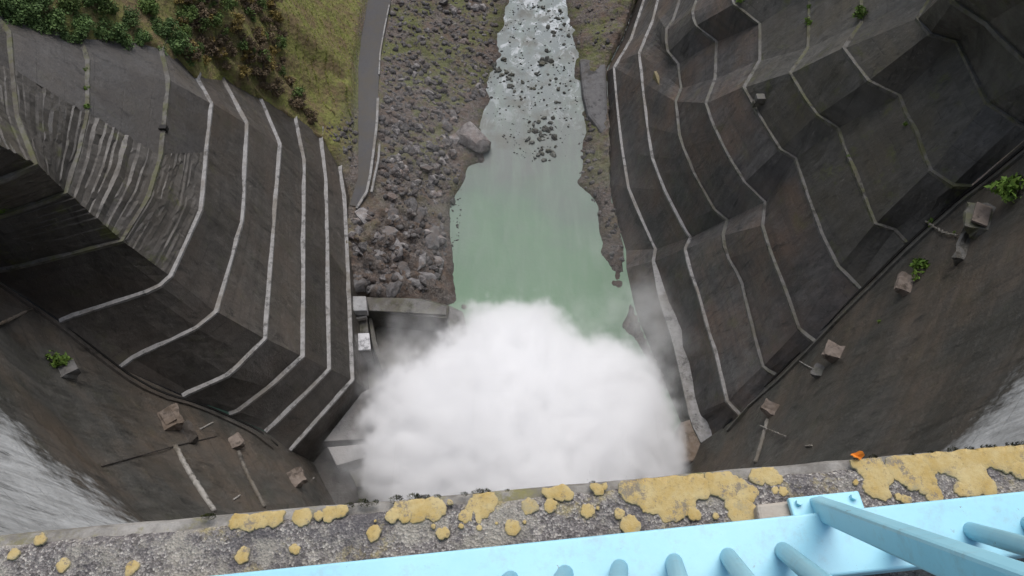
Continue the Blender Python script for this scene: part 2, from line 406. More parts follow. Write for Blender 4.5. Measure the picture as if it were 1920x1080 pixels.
for ci in range(1, len(CL)):
    full, b, labs = CL[ci]
    e = full[b[1]]; CP.append((e[0], e[1]+.6, e[2]-.1)); CP.append((e[0]-1.0, e[1]+18, e[2]+3))
    for s_ in (2, 3, 4, 5):
        q = offset(full, 3.0, OUT_L)[b[s_]]; CP.append((q[0], q[1], q[2]-4.5))
for ci in range(1, len(CR)):
    full, b, labs = CR[ci]
    for s_ in range(0, len(b)-1):
        q = offset(full, 3.5, OUT_R)[b[s_]]; CP.append((q[0], q[1], q[2]-5))
CP += [(-95, 70, 95), (-100, 130, 95), (-80, 190, 70), (-45, 190, 24), (-20, 200, 8), (0, 220, -1.5), (20, 200, 3), (45, 190, 45), (80, 180, 90), (100, 110, 100), (90, 60, 98), (-110, 20, 99), (110, 20, 99), (-70, 15, 75), (70, 15, 80),
       (-12, 15, -2), (12, 15, -2), (-12, 28, -2), (12, 28, -2), (0, 20, -2), (5, 160, -1.6), (8, 185, -1.6), (-9, 170, 2), (22, 165, 3)]
CPA = np.array(CP); d_ = np.linalg.norm(CPA[:, None, :2]-CPA[None, :, :2], axis=2) + np.eye(len(CPA))*.0
Wt = np.linalg.solve(-d_ + np.eye(len(CPA))*.05, CPA[:, 2]-20)
def hgt_arr(X, Y):
    P = np.stack([X.ravel(), Y.ravel()], 1); o = np.zeros(len(P))
    for i in range(0, len(P), 4000): o[i:i+4000] = -np.linalg.norm(P[i:i+4000, None]-CPA[None, :, :2], axis=2) @ Wt + 20
    return o.reshape(X.shape)
def hgt0(x, y): return float(hgt_arr(np.array([x]), np.array([y]))[0])
ROADC = [((at(a, y, 7)+at(b, y2, 7))/2)[:2] for a, y, b, y2 in [(690, 0, 733, 0), (672, 120, 712, 110), (672, 220, 708, 200), (672, 330, 700, 330), (655, 385, 675, 390)]]
ROADC = np.array([ROADC[0] + (ROADC[0]-ROADC[1])*1.2] + ROADC)
def road_dist(X, Y):
    P = np.stack([X.ravel(), Y.ravel()], 1); best = np.full(len(P), 1e9)
    for a, b in zip(ROADC[:-1], ROADC[1:]):
        t = np.clip(((P-a) @ (b-a))/((b-a) @ (b-a)), 0, 1); best = np.minimum(best, np.linalg.norm(P-(a+t[:, None]*(b-a)), axis=1))
    return best.reshape(X.shape)
xs = np.concatenate([np.linspace(-125, -42, 60), np.linspace(-41, 27, 190), np.linspace(28, 125, 60)]); ys = np.concatenate([np.linspace(12, 40, 25), np.linspace(40.5, 150, 250), np.linspace(151, 240, 40)])
GX, GY = np.meshgrid(xs, ys); GZ = hgt_arr(GX, GY); RD = road_dist(GX, GY)
def detail(x, y, z):
    a = mnoise.hetero_terrain(Vector((x*.22, y*.22, 3.1)), .9, 2.1, 5, .4)
    b = mnoise.voronoi(Vector((x*.55, y*.55, 0)))[0]; r = (b[1]-b[0])
    return .55*(a-.6) + .75*min(r, .5)
# keep the ground under the walls and the dam
L0p, R0p = CL[0][0], CR[0][0]
Ep = np.array(sorted([(c[0][c[1][1]][0], c[0][c[1][1]][1]) for c in CL[1:]]))
L1p = CL[1][0]
def xl1(y): o = np.argsort(L1p[:, 1]); return np.interp(y, L1p[o, 1], L1p[o, 0])
def xl0(y): o = np.argsort(L0p[:, 1]); return np.interp(y, L0p[o, 1], L0p[o, 0])
def xr0(y): o = np.argsort(R0p[:, 1]); return np.interp(y, R0p[o, 1], R0p[o, 0])
inL = (GX < np.where(GY > at(655, 552, 7)[1], xl1(GY), xl0(GY))-.3) & (GY < np.interp(GX, Ep[:, 0], Ep[:, 1])-.4)
inR = (GX > xr0(GY)+.3) & (GY < 150)
GZ = np.where(inL | inR, -2.5, GZ)
GZ = np.where(GY < 46, np.minimum(GZ, np.where((GX > xl0(GY)-2) & (GX < xr0(GY)+2), -1.6, -2.5)), GZ)
keep = np.clip((RD-2.6)/2.5, 0, 1)*np.clip((GZ+.2)/.8, 0, 1)
N2 = np.array([[detail(x, y, 0) if k > 0 else 0 for x, y, k in zip(rx, ry, rk)] for rx, ry, rk in zip(GX, GY, keep)])
# bedrock outcrop beside the wall foot: sharper relief
oc = at(735, 455, 5.5); OUTM = np.clip(1.25-np.hypot((GX-oc[0])/8.5, (GY-oc[1])/13), 0, 1)
R2 = np.array([[min(1.2, 1.9*abs(nz(x*.30, y*.42, 7.7, 6)) + .9*(lambda q: q[1]-q[0])(mnoise.voronoi(Vector((x*.38+5, y*.30, 2)))[0])) if m > 0 else 0 for x, y, m in zip(rx, ry, rm)] for rx, ry, rm in zip(GX, GY, OUTM)])
GZ2 = np.where(RD < 2.6, np.minimum(GZ, 6.93), GZ) + keep*N2 + keep*OUTM*(R2-.55)*1.9
def hgt(x, y):
    i = int(np.clip(np.searchsorted(xs, x)-1, 0, len(xs)-2)); j = int(np.clip(np.searchsorted(ys, y)-1, 0, len(ys)-2))
    fx = (x-xs[i])/(xs[i+1]-xs[i]); fy = (y-ys[j])/(ys[j+1]-ys[j])
    return float((GZ2[j, i]*(1-fx)+GZ2[j, i+1]*fx)*(1-fy) + (GZ2[j+1, i]*(1-fx)+GZ2[j+1, i+1]*fx)*fy)
def ground(px, py, n=400):
    d = ray(px, py); prev = None
    for t in np.linspace(30, 260, n):
        p = np.array([0, 0, H]) + d*t
        if p[1] > 11 and p[2] < hgt(p[0], p[1]): return p
    return p

M = Mat('bank_ground', .9, .2)
n1 = M.noise(.5, 8, .7); n2 = M.noise(3.0, 8, .75); v1 = M.voro(1.3)
c = M.mix(M.ramp(n2, [(.35, 0), (.65, 1)]), (.040, .032, .028), (.20, .178, .162))
c = M.mix(M.ramp(n1, [(.45, 0), (.62, 1)]), c, (.125, .092, .072))
sep = M.n('ShaderNodeSeparateXYZ'); M.l(M.pos, sep.inputs[0])
mossf = M.math('MULTIPLY', M.ramp(M.noise(.16, 7, .72), [(.47, 0), (.58, 1)]), M.ramp(M.math('MULTIPLY', M.math('ADD', sep.outputs[1], -70), .03), [(0, 0), (1, 1)]))
c = M.mix(M.math('MULTIPLY', mossf, .75), c, (.11, .125, .040))
hill = M.ramp(M.math('MULTIPLY', M.math('ADD', sep.outputs[2], -7.0), .35), [(0, 0), (1, 1)])
veg = M.mix(M.ramp(M.noise(.35, 7, .7), [(.42, 0), (.6, 1)]), (.19, .20, .055), (.18, .135, .07))
veg = M.mix(M.ramp(n2, [(.45, 0), (.75, 1)]), veg, (.085, .07, .042))
c = M.mix(M.math('MULTIPLY', hill, .95), c, veg)
wet = M.ramp(sep.outputs[2], [(.0, .55), (.9, 1.0)])
c = M.mix(1.0, c, wet, 'MULTIPLY')
M.color(c); M.bump(M.math('ADD', n2, M.math('MULTIPLY', v1, .8)), .9, .35); M_GROUND = M.m
nx, ny = len(xs), len(ys)
idx = np.arange(nx*ny).reshape(ny, nx); Fq = np.stack([idx[:-1, :-1], idx[:-1, 1:], idx[1:, 1:], idx[1:, :-1]], -1).reshape(-1, 4)
tag(fast_mesh('riverbank', np.stack([GX, GY, GZ2], -1).reshape(-1, 3), Fq, M_GROUND, True), kind='structure')

# ------------------------------------------------------------------ river
M = Mat('river_water', .4, .2)
sep = M.n('ShaderNodeSeparateXYZ'); M.l(M.pos, sep.inputs[0])
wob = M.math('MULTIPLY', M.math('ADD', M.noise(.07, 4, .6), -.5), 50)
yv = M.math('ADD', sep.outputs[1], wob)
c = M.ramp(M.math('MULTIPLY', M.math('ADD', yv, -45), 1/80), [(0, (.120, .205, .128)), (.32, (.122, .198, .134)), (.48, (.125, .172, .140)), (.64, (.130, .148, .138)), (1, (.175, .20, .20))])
st = M.noise(1, 5, .6, M.scaled((.5, .09, .5)), .6)
c = M.mix(M.ramp(st, [(.45, 0), (.75, .42)]), c, (.18, .235, .19))
fo = M.noise(1, 9, .75, M.scaled((.30, .20, .3)), 1.2)
far_ = M.ramp(M.math('MULTIPLY', M.math('ADD', sep.outputs[1], -96), .02), [(0, 0), (.5, .55), (1, .9)])
fm = M.math('MULTIPLY', M.ramp(fo, [(.525, 0), (.60, 1)]), far_)
c = M.mix(fm, c, (.50, .53, .55))
bed = M.math('MULTIPLY', M.ramp(M.noise(.16, 4, .6), [(.5, 0), (.66, .7)]), M.ramp(M.math('MULTIPLY', M.math('ADD', sep.outputs[1], -84), .05), [(0, 0), (1, 1)]))
c = M.mix(bed, c, (.090, .085, .066))
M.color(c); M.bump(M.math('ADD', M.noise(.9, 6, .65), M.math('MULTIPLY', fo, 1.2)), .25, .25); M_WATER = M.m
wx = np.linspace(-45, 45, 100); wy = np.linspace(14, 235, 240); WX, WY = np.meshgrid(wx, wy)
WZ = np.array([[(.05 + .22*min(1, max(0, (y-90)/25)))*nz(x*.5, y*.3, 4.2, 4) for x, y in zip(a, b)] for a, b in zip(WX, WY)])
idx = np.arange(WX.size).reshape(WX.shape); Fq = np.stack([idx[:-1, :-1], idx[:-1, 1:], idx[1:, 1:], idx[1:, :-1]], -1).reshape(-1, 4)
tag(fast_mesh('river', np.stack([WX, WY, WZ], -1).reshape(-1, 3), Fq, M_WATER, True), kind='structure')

# ------------------------------------------------------------------ access road with kerb
M = Mat('road_asphalt', .9, .2); n = M.noise(2.5, 7, .7)
M.color(M.mix(M.ramp(M.noise(.35, 6, .7), [(.4, 0), (.65, 1)]), M.mix(n, (.055, .054, .056), (.10, .098, .10)), (.085, .078, .068))); M.bump(M.noise(14, 4, .7), .4, .03); M_ROAD = M.m
LE = [(690, 0), (679, 60), (672, 120), (672, 220), (672, 330), (655, 385)]; RE = [(733, 0), (722, 55), (712, 110), (708, 190), (700, 320), (675, 388)]
la = np.array([at(x, y, 7.05) for x, y in LE]); ra = np.array([at(x, y, 7.05) for x, y in RE])
la = np.concatenate([[la[0]+(la[0]-la[1])*2.5], la]); ra = np.concatenate([[ra[0]+(ra[0]-ra[1])*2.5], ra])
la, ra = resample(la, 40), resample(ra, 40); V = []
for i in range(41):
    w = .12*nz(la[i][1]*.3, 0, 1); a = la[i]+[w, 0, 0]; b = ra[i]+[.12*nz(ra[i][1]*.3, 5, 1), 0, 0]
    V += [a-[0, 0, .5], a, a*.5+b*.5+[0, 0, .05], b, b-[0, 0, .5]]
F = [(i*5+j, i*5+j+1, i*5+j+6, i*5+j+5) for i in range(40) for j in range(4)]
road = mesh_obj('road', V, F, M_ROAD); tag(road, kind='structure')
def kerb(pts, z, w, h):
    P = resample([at(x, y, z) for x, y in pts], 14); Q = offset(P, w, -1); n_ = len(P); V = []
    for dz, A in ((0, P), (h, P), (h, Q), (0, Q)): V += [p+[0, 0, dz-.1] for p in A]
    F = [(q*n_+i, q*n_+i+1, ((q+1) % 4)*n_+i+1, ((q+1) % 4)*n_+i) for q in range(4) for i in range(n_-1)] + [(0, n_, 2*n_, 3*n_), (n_-1, 4*n_-1, 3*n_-1, 2*n_-1)]
    return V, F
V, F = kerb([(711, 185), (709, 235), (704, 275), (697, 330), (690, 362), (671, 392)], 7.1, .42, .35)
tag(mesh_obj('kerb', V, F, M_LEDGE), 'pale concrete kerb along the river side of the grey road', 'kerb', kind='thing')
V, F = kerb([(714, 272), (712, 300), (705, 332), (699, 362)], 7.1, .35, .45)
tag(mesh_obj('kerb', V, F, M_LEDGE), 'short pale kerb piece lying outside the road kerb above the rubble', 'kerb', kind='thing')
V, F = kerb([(731, 10), (721, 60), (714, 100), (712, 140)], 7.1, .25, .25)
tag(mesh_obj('kerb', V, F, M_LEDGE), 'thin upper kerb beside the road near the top of the picture', 'kerb', kind='thing')

# ------------------------------------------------------------------ rocks
def rock_mesh(name, seed, sub, mat, flat=(1, 1, .7), cuts=5):
    import bmesh
    r = random.Random(seed); bm = bmesh.new(); bmesh.ops.create_icosphere(bm, subdivisions=sub, radius=1)
    pl = [(Vector((r.gauss(0, 1), r.gauss(0, 1), r.gauss(0, .8))).normalized(), r.uniform(.5, .8)) for _ in range(cuts)]
    for v in bm.verts:
        v.co *= 1 + .22*mnoise.noise(v.co*1.6 + Vector((seed*3.1, 0, 0)))
        for n, d in pl:
            k = v.co.dot(n)-d
            if k > 0: v.co -= n*k*.92
        v.co = Vector((v.co.x*flat[0], v.co.y*flat[1], v.co.z*flat[2]))
    me = bpy.data.meshes.new(name); bm.to_mesh(me); bm.free(); me.materials.append(mat); return me
def rock_mat(name, a, b, c3):
    M = Mat(name, .75, .35); n = M.noise(.9, 8, .7)
    c = M.mix(M.ramp(n, [(.38, 0), (.62, 1)]), a, b); c = M.mix(M.ramp(M.noise(.4, 6, .7), [(.5, 0), (.62, 1)]), c, c3)
    c = M.mix(1.0, c, M.math('ADD', M.math('MULTIPLY', M.rnd(), .9), .5), 'MULTIPLY')
    M.color(c); M.bump(M.noise(2.2, 8, .75), .8, .25); return M.m
M_ROCK = rock_mat('bank_rock', (.055, .050, .051), (.26, .245, .235), (.14, .108, .092))
M_BOULD = rock_mat('boulder_rock', (.12, .105, .098), (.28, .26, .25), (.20, .165, .15))
M_WET = rock_mat('wet_rock', (.038, .041, .036), (.11, .112, .098), (.075, .072, .052))
RM = [rock_mesh('rock', i, 1, M_ROCK, (1, random.uniform(.6, 1), random.uniform(.5, .85))) for i in range(14)]
WM = [rock_mesh('wet_rock', 40+i, 1, M_WET, (1, random.uniform(.6, 1), .6)) for i in range(8)]
def put(me, name, p, s, sink=.25):
    o = bpy.data.objects.new(name, me); COL.objects.link(o); o.location = (p[0], p[1], p[2]+s*(.35-sink)); o.scale = (s, s, s)
    o.rotation_euler = (random.uniform(-.4, .4), random.uniform(-.4, .4), random.uniform(0, 6.28)); return o
big = put(rock_mesh('boulder', 101, 3, M_BOULD, (1, 1.35, .8), 9), 'boulder', ground(882, 258), 3.5); big.rotation_euler = (0, .15, .5)
tag(big, 'largest tan boulder at the water edge where the green pool begins', 'boulder')
def inpoly(x, y, P):
    c = False
    for (x1, y1), (x2, y2) in zip(P, P[1:]+P[:1]):
        if (y1 > y) != (y2 > y) and x < (x2-x1)*(y-y1)/(y2-y1)+x1: c = not c
    return c
def scatter(poly, n, rnd):
    xs_, ys_ = [p[0] for p in poly], [p[1] for p in poly]; o = []
    while len(o) < n:
        x, y = rnd.uniform(min(xs_), max(xs_)), rnd.uniform(min(ys_), max(ys_))
        if inpoly(x, y, poly): o.append((x, y))
    return o
rnd = random.Random(3)
BANK = [(740, 0), (935, 0), (925, 110), (905, 190), (860, 200), (845, 300), (870, 320), (835, 370), (720, 372), (708, 300), (716, 180), (720, 100)]
for x, y in scatter(BANK, 120, rnd) + scatter([(715, 200), (850, 215), (860, 300), (835, 370), (715, 372)], 75, rnd):
    p = ground(x, y); put(rnd.choice(RM), 'rock', p, rnd.choice([.5, .6, .7, .85, 1.0, 1.35]) * (1.1 if y > 200 else .95))
OUTC = [(655, 400), (700, 385), (830, 375), (835, 520), (800, 550), (665, 548)]
rocks_out = []
M_PALE = rock_mat('outcrop_rock', (.085, .080, .080), (.235, .225, .22), (.16, .135, .12))
SLM = [rock_mesh('bedrock_rock', 70+i, 2, M_PALE, (1, random.uniform(.5, .8), random.uniform(.35, .55)), 8) for i in range(6)]
for i, (x, y) in enumerate([(668, 430), (690, 410), (715, 440), (675, 470), (705, 480), (735, 465), (690, 510), (725, 510), (668, 530), (755, 505), (700, 535), (740, 535), (775, 530), (790, 490), (760, 440), (780, 410), (735, 405), (810, 450), (800, 520), (770, 385), (735, 385), (815, 490)]):
    o = put(rnd.choice(SLM), 'bedrock_rock', ground(x, y), rnd.uniform(1.7, 3.1), .45)
    tag(o, 'pale angular bedrock slab in the outcrop ' + ('near the left wall' if x < 710 else 'near the pool' if x > 775 else 'midway to the pool') + (', close to the cross wall' if y > 500 else ', below the road end' if y < 420 else ''), 'rock', 'bedrock slabs of the outcrop')
for x, y in scatter(OUTC, 55, rnd):
    p = ground(x, y); rocks_out.append(put(rnd.choice(RM), 'rock', p, rnd.uniform(.5, 1.35), .35))
for o in list(COL.objects):
    if o.name.startswith('rock') and 'label' not in o:
        if o in rocks_out: z1, z2, gname = 'grey angular outcrop rock', ('close against the left wall', 'in its middle', 'beside the pool'), 'rocks of the outcrop'
        else: z1, z2, gname = 'brown grey bank rock', ('just right of the road', 'midway to the river', 'at the river edge'), 'rocks of the rubble bank'
        l_ = o.location; e0 = xl0(l_.y) if o in rocks_out else np.interp(l_.y, ROADC[::-1, 1], ROADC[::-1, 0]); w_ = (l_.x-e0)/(-9-e0)
        z3 = '' if o in rocks_out else (', above the big boulder' if l_.y > big.location.y + 6 else ', level with the big boulder' if l_.y > big.location.y - 6 else ', below the big boulder')
        tag(o, z1 + ' ' + z2[0 if w_ < .36 else 1 if w_ < .7 else 2] + z3, 'rock', gname)
wetpts = []
def wetgroup(poly, n, smin, smax, label, group, sunk=.45):
    for x, y in scatter(poly, n, rnd):
        q = at(x, y, .1); tag(put(rnd.choice(WM), 'river_rock', q, rnd.uniform(smin, smax), sunk), label, 'rock', group)
wetgroup([(990, 225), (1040, 215), (1042, 290), (1020, 302), (985, 275)], 34, .45, 1.0, 'dark wet rock in the cluster above the green pool', 'rocks of the midstream bar')
wetgroup([(1008, 100), (1028, 92), (1035, 118), (1012, 122)], 7, .7, 1.3, 'dark rock in the small clump splitting the rapids', 'rocks of the rapids clump')
wetgroup([(912, 95), (935, 100), (985, 150), (960, 185), (930, 150)], 26, .35, .95, 'dark rock scattered along the left side of the rapids', 'rocks along the rapids')
wetgroup([(1005, 0), (1045, 0), (1075, 60), (1065, 90), (1030, 60)], 22, .35, .9, 'dark rock breaking the white water upstream', 'rocks in the white water')
wetgroup([(945, 140), (1060, 130), (1080, 190), (1000, 215), (930, 190)], 26, .25, .6, 'small dark rock in the shallow riffle', 'rocks of the riffle')
for x, y, s, lab in [(849, 379, 1.0, 'round dark rock in the pool nearest the rubble bank'), (834, 387, .7, 'smaller dark rock beside the round pool rock'), (833, 454, .9, 'upright dark rock at the grey pool edge'), (847, 460, .45, 'small rock just off the upright pool edge rock')]:
    tag(put(rnd.choice(WM), 'river_rock', at(x, y, .05), s), lab, 'rock')
STONES = [([(925, 60), (1075, 40), (1085, 190), (1060, 300), (975, 305), (905, 200)], 420), ([(955, 0), (1070, 0), (1080, 60), (940, 60)], 130), ([(830, 350), (870, 330), (858, 470), (835, 470)], 60)]
# fine rubble, past counting
ico = [(0, 0, -1), (.72, -.53, -.45), (-.28, -.85, -.45), (-.89, 0, -.45), (-.28, .85, -.45), (.72, .53, -.45), (.28, -.85, .45), (-.72, -.53, .45), (-.72, .53, .45), (.28, .85, .45), (.89, 0, .45), (0, 0, 1)]
icf = [(0, 1, 2), (1, 0, 5), (0, 2, 3), (0, 3, 4), (0, 4, 5), (1, 5, 10), (2, 1, 6), (3, 2, 7), (4, 3, 8), (5, 4, 9), (1, 10, 6), (2, 6, 7), (3, 7, 8), (4, 8, 9), (5, 9, 10), (6, 10, 11), (7, 6, 11), (8, 7, 11), (9, 8, 11), (10, 9, 11)]
ICO, ICF = np.array(ico), np.array(icf)
def rubble(name, polys, mat, smin, smax):
    V, F = [], []
    for poly, n in polys:
        for x, y in scatter(poly, n, rnd):
            p = ground(x, y, 220); s = smin*(smax/smin)**(rnd.random()**1.6); R = ICO*(s*RNG.uniform(.55, 1.25, (12, 1)))*[1, rnd.uniform(.6, 1), rnd.uniform(.5, .9)]
            a = rnd.uniform(0, 6.28); ca, sa = math.cos(a), math.sin(a); R = np.stack([R[:, 0]*ca-R[:, 1]*sa, R[:, 0]*sa+R[:, 1]*ca, R[:, 2]], 1)
            F.append(ICF+12*len(V)); V.append(R+p+[0, 0, s*.2])
    return fast_mesh(name, np.concatenate(V), np.concatenate(F), mat)
tag(rubble('rubble', [(BANK, 5200), (OUTC, 900), ([(1085, 200), (1105, 230), (1130, 330), (1185, 430), (1190, 490), (1150, 500), (1130, 420), (1085, 330)], 420), ([(1075, 0), (1165, 0), (1140, 100), (1090, 110)], 160), ([(600, 240), (668, 210), (668, 330), (650, 320)], 260)], M_ROCK, .16, .85), kind='stuff')

V, F = [], []
for poly, n in STONES:
    for x, y in scatter(poly, n, rnd):
        p = at(x, y, .0); s_ = rnd.choice([.10, .13, .16, .2, .3])
        F.append(ICF+12*len(V)); V.append(ICO*(s_*RNG.uniform(.5, 1.3, (12, 1)))*[1, .8, .7] + p)
tag(fast_mesh('river_stones', np.concatenate(V), np.concatenate(F), M_WET), kind='stuff')

# ------------------------------------------------------------------ surface hits for small things fixed to walls
bpy.context.view_layer.update()
DG = bpy.context.evaluated_depsgraph_get()
def hit(px, py):
    d = ray(px, py); d = d/np.linalg.norm(d)
    ok, loc, nrm, *_ = S.ray_cast(DG, Vector((0, 0, H)) + Vector(d)*6, Vector(d), distance=400)
    if not ok: return None, None
    nrm = nrm if nrm.dot(Vector(d)) < 0 else -nrm
    return np.array(loc), np.array(nrm)

# ------------------------------------------------------------------ stilling basin at the left wall foot
def poly_at(pts, z): return [tuple(at(x, y, z)[:2]) for x, y in pts]
def slab(name, label, cat, pts, z1, z0, mat, bev=.12, parent=None):
    b = MB(); P = poly_at(pts, z1)
    ar = sum(P[i][0]*P[(i+1) % len(P)][1]-P[(i+1) % len(P)][0]*P[i][1] for i in range(len(P)))
    if ar < 0: P = P[::-1]
    b.prism(P, z0, z1); o = bevel(b.build(name, mat, parent), bev)
    if parent is None and label: tag(o, label, cat, kind='thing')
    return o
cw = empty('cross_wall', tuple(at(740, 575, 3))); tag(cw, 'grey concrete cross wall closing the basin below the rock outcrop', 'wall', kind='thing')
slab('wall_body', 0, 0, [(657, 556), (790, 559), (842, 572), (838, 597), (692, 584), (657, 584)], 5.0, -2, M_RMOSS, .1, cw)
slab('coping', 0, 0, [(687, 557), (788, 560), (838, 574), (836, 590), (692, 582)], 5.35, 5.0, M_LEDGE_MID, .08, cw)
slab('end_pier', 0, 0, [(842, 572), (868, 584), (882, 640), (850, 645), (838, 597)], 3.6, -2, M_LEDGE_MID, .1, cw)
slab('corner_block', 'pale square concrete block capping the corner of the cross wall', 'block', [(655, 555), (686, 555), (688, 582), (656, 583)], 6.6, 5.0, M_SLAB)
slab('basin_wall', 'curved dark concrete side wall inside the basin beside the white hut', 'wall', [(690, 596), (697, 596), (706, 640), (726, 692), (716, 694), (697, 645)], 3.4, -2, M_RMOSS)
tag(slab('basin_floor', 0, 0, [(655, 590), (870, 590), (880, 680), (820, 800), (690, 760), (660, 700)], .45, -2, M_RMOSS, .1), kind='structure')
tag(slab('toe_floor', 0, 0, [(560, 880), (612, 840), (700, 810), (790, 830), (790, 980), (560, 990)], .4, -2, M_LEFT, .1), kind='structure')
hut = empty('hut', tuple(at(680, 641, 4))); tag(hut, 'small white flat roofed hut on the ledge above the basin', 'hut', kind='thing')
slab('hut_body', 0, 0, [(668, 627), (691, 627), (694, 657), (670, 658)], 4.6, -.5, M_LEDGE_MID, .05, hut)
slab('roof', 0, 0, [(667, 625), (692, 624), (695, 655), (669, 657)], 4.95, 4.6, ledge_mat('white_roof', (.42, .42, .43), (.50, .50, .51)), .05, hut)
slab('intake_deck', 'grey stepped concrete deck between corner block and white hut', 'deck', [(662, 597), (688, 595), (691, 624), (666, 625)], 3.9, -1, M_LEDGE_MID)
slab('deck_beam', 'thin pale concrete beam across the deck beside the hut', 'beam', [(658, 595), (687, 591), (688, 594), (659, 599)], 5.3, 4.4, M_LEDGE)
slab('apron_slab', 'large pale triangular concrete apron slab meeting the spray', 'slab', [(606, 828), (678, 736), (770, 690), (760, 822), (672, 824)], 3.6, -2, M_SLAB)
slab('apron_slab', 'pale four sided concrete slab below the dark slot in the apron', 'slab', [(613, 838), (700, 831), (712, 850), (631, 873)], 3.4, -2, M_SLAB)
slab('apron_step', 'grey apron step half lost in spray under the four sided slab', 'slab', [(655, 885), (692, 873), (715, 905), (668, 914)], 1.6, -2, M_LEDGE_MID)
slab('apron_step', 'lowest grey apron step just above the parapet edge', 'slab', [(668, 920), (716, 909), (730, 950), (680, 960)], .8, -2, M_LEDGE_MID)
slab('toe_block', 'brown stained concrete block where the widest right ledge ends', 'block', [(1275, 792), (1303, 782), (1322, 822), (1312, 862), (1262, 872)], 4.4, -2, ledge_mat('stained_concrete', (.15, .115, .085), (.21, .17, .14)), .25)
slab('revetment', 'smooth grey concrete revetment slab on the right bank beside the rapids', 'slab', [(1086, 108), (1136, 112), (1142, 240), (1128, 250), (1102, 215), (1092, 175)], 1.25, -1, ledge_mat('revetment_concrete', (.085, .084, .086), (.115, .113, .114)), .6)
slab('groove_step', 'small yellow mossy concrete step on a rusty patch of the right wall', 'step', [(1226, 133), (1232, 133), (1244, 160), (1250, 183), (1240, 185), (1236, 160)], 15.2, 10, ledge_mat('yellow_moss_concrete', (.20, .18, .10), (.25, .21, .13)), .1)

# ------------------------------------------------------------------ gutters, brackets, pipes on the dam
M_BRK = ledge_mat('bracket_concrete', (.13, .105, .085), (.20, .165, .14))
M_DARK = Mat('rusty_pipe', .8, .3).color((.03, .025, .022)).m
b = MB()
def dam_strip(pts, w, h, off=.0):
    P = [on_dam(*p) for p in pts]; P = resample(P, 30); V = []
    for i, p in enumerate(P):
        n, t, u, nh = dam_frame(p); d = P[min(i+1, 30)]-P[max(i-1, 0)]; d /= np.linalg.norm(d); s_ = np.cross(n, d)
        for a, c in ((-1, -.2), (-1, h), (1, h), (1, -.2)): V.append(p + s_*w*a + n*(c+off))
    F = [(i*4+j, i*4+(j+1) % 4, i*4+4+(j+1) % 4, i*4+4+j) for i in range(30) for j in range(4)] + [(0, 1, 2, 3), (123, 122, 121, 120)]
    return V, F
M_GUT = Mat('wet_joint', .6, .3).color((.012, .011, .010)).m
LJ = [(-60, 488), (0, 524), (67, 572), (98, 592), (155, 637), (205, 676), (240, 702), (280, 726), (320, 743), (358, 752), (400, 768), (440, 786), (480, 805), (520, 836)]
RJ = [(1920, 277), (1860, 327), (1803, 368), (1747, 418), (1690, 470), (1640, 520), (1567, 592), (1490, 671), (1453, 708), (1398, 756), (1356, 803)]
for pts, side_w in ((LJ, 'left'), (RJ, 'right')):
    V, F = dam_strip(pts, .16 if side_w == 'left' else .22, .14); mesh_obj('joint_seal', V, F, M_GUT, dam)
    V, F = dam_strip([(x+(-9 if side_w == 'left' else 9), y+6) for x, y in pts], .20, .30); mesh_obj('joint_curb', V, F, M_LEFT if side_w == 'left' else M_RMOSS, dam)
def rough_up(o, amp, seed):
    import bmesh
    bm = bmesh.new(); bm.from_mesh(o.data); bmesh.ops.subdivide_edges(bm, edges=bm.edges[:], cuts=3, use_grid_fill=True)
    for v in bm.verts:
        q = v.co + Vector((seed, 0, 0)); v.co += Vector((mnoise.noise(q*.9), mnoise.noise(q*.9+Vector((7, 0, 0))), mnoise.noise(q*.9+Vector((0, 9, 0)))))*amp*1.6 + Vector((mnoise.noise(q*3.1), mnoise.noise(q*3.1+Vector((4, 0, 0))), mnoise.noise(q*3.1+Vector((0, 5, 0)))))*amp*.5
    bmesh.ops.triangulate(bm, faces=bm.faces[:]); bm.to_mesh(o.data); bm.free()
def bracket(px, py, w, dep, h, label, mat=None, tail=True, broken=.45, name='bracket'):
    p = on_dam(px, py); n, t, u, nh = dam_frame(p); tt = np.cross(nh, [0, 0, 1.]); root = empty(name, tuple(p)); tag(root, label, 'bracket', 'concrete brackets on the dam face' if name == 'bracket' else None)
    m = MB(); up = np.array([0, 0, 1.]); r_ = random.Random(int(px))
    prof = [(-.6, -h*1.2), (dep*.25, -h*.9), (dep*1.0, -h*.30), (dep*1.02, .0), (-.6, .12)]
    V = []
    for s_ in (-1, 1):
        for (o, z) in prof: V.append(p + tt*s_*w*.5*(1-.12*r_.random()) + nh*(o + broken*r_.uniform(-.3, .3)) + up*(z + broken*r_.uniform(-.2, .2)))
    k = len(prof); F = [tuple(range(k))[::-1], tuple(range(k, 2*k))] + [(i, (i+1) % k, k+(i+1) % k, k+i) for i in range(k)]
    m.add(V, F); cb = m.build('corbel', mat or M_BRK, root); rough_up(cb, .16 + .12*broken, px)
    if tail and broken > .55:
        m = MB(); m.box(p + nh*(dep*.45) + up*.20, tt, nh, up, w*.36, dep*.33, .12); bevel(m.build('bearing_pad', M_BRK, root), .04)
    return root, p, n, nh, tt
bracket(303, 790, 2.6, 1.8, 1.9, 'largest broken concrete bracket on the left dam face above the grey pipe', broken=.6)
bracket(345, 815, 3.0, 1.0, .8, 'low flat concrete lump under the largest left bracket', M_LEFT, False, .5, 'lump')
bracket(432, 832, 1.8, 1.3, 1.4, 'tilted pinkish bracket on the left dam face beside the shorter pipe')
bracket(545, 900, 2.1, 1.6, 1.8, 'lowest left bracket with a pale square top near the spray')
bracket(1578, 662, 1.7, 1.6, 1.7, 'tan square bracket standing out on the right dam face')
bracket(1456, 768, 1.6, 1.5, 1.6, 'lowest right bracket above the long thin pipe')
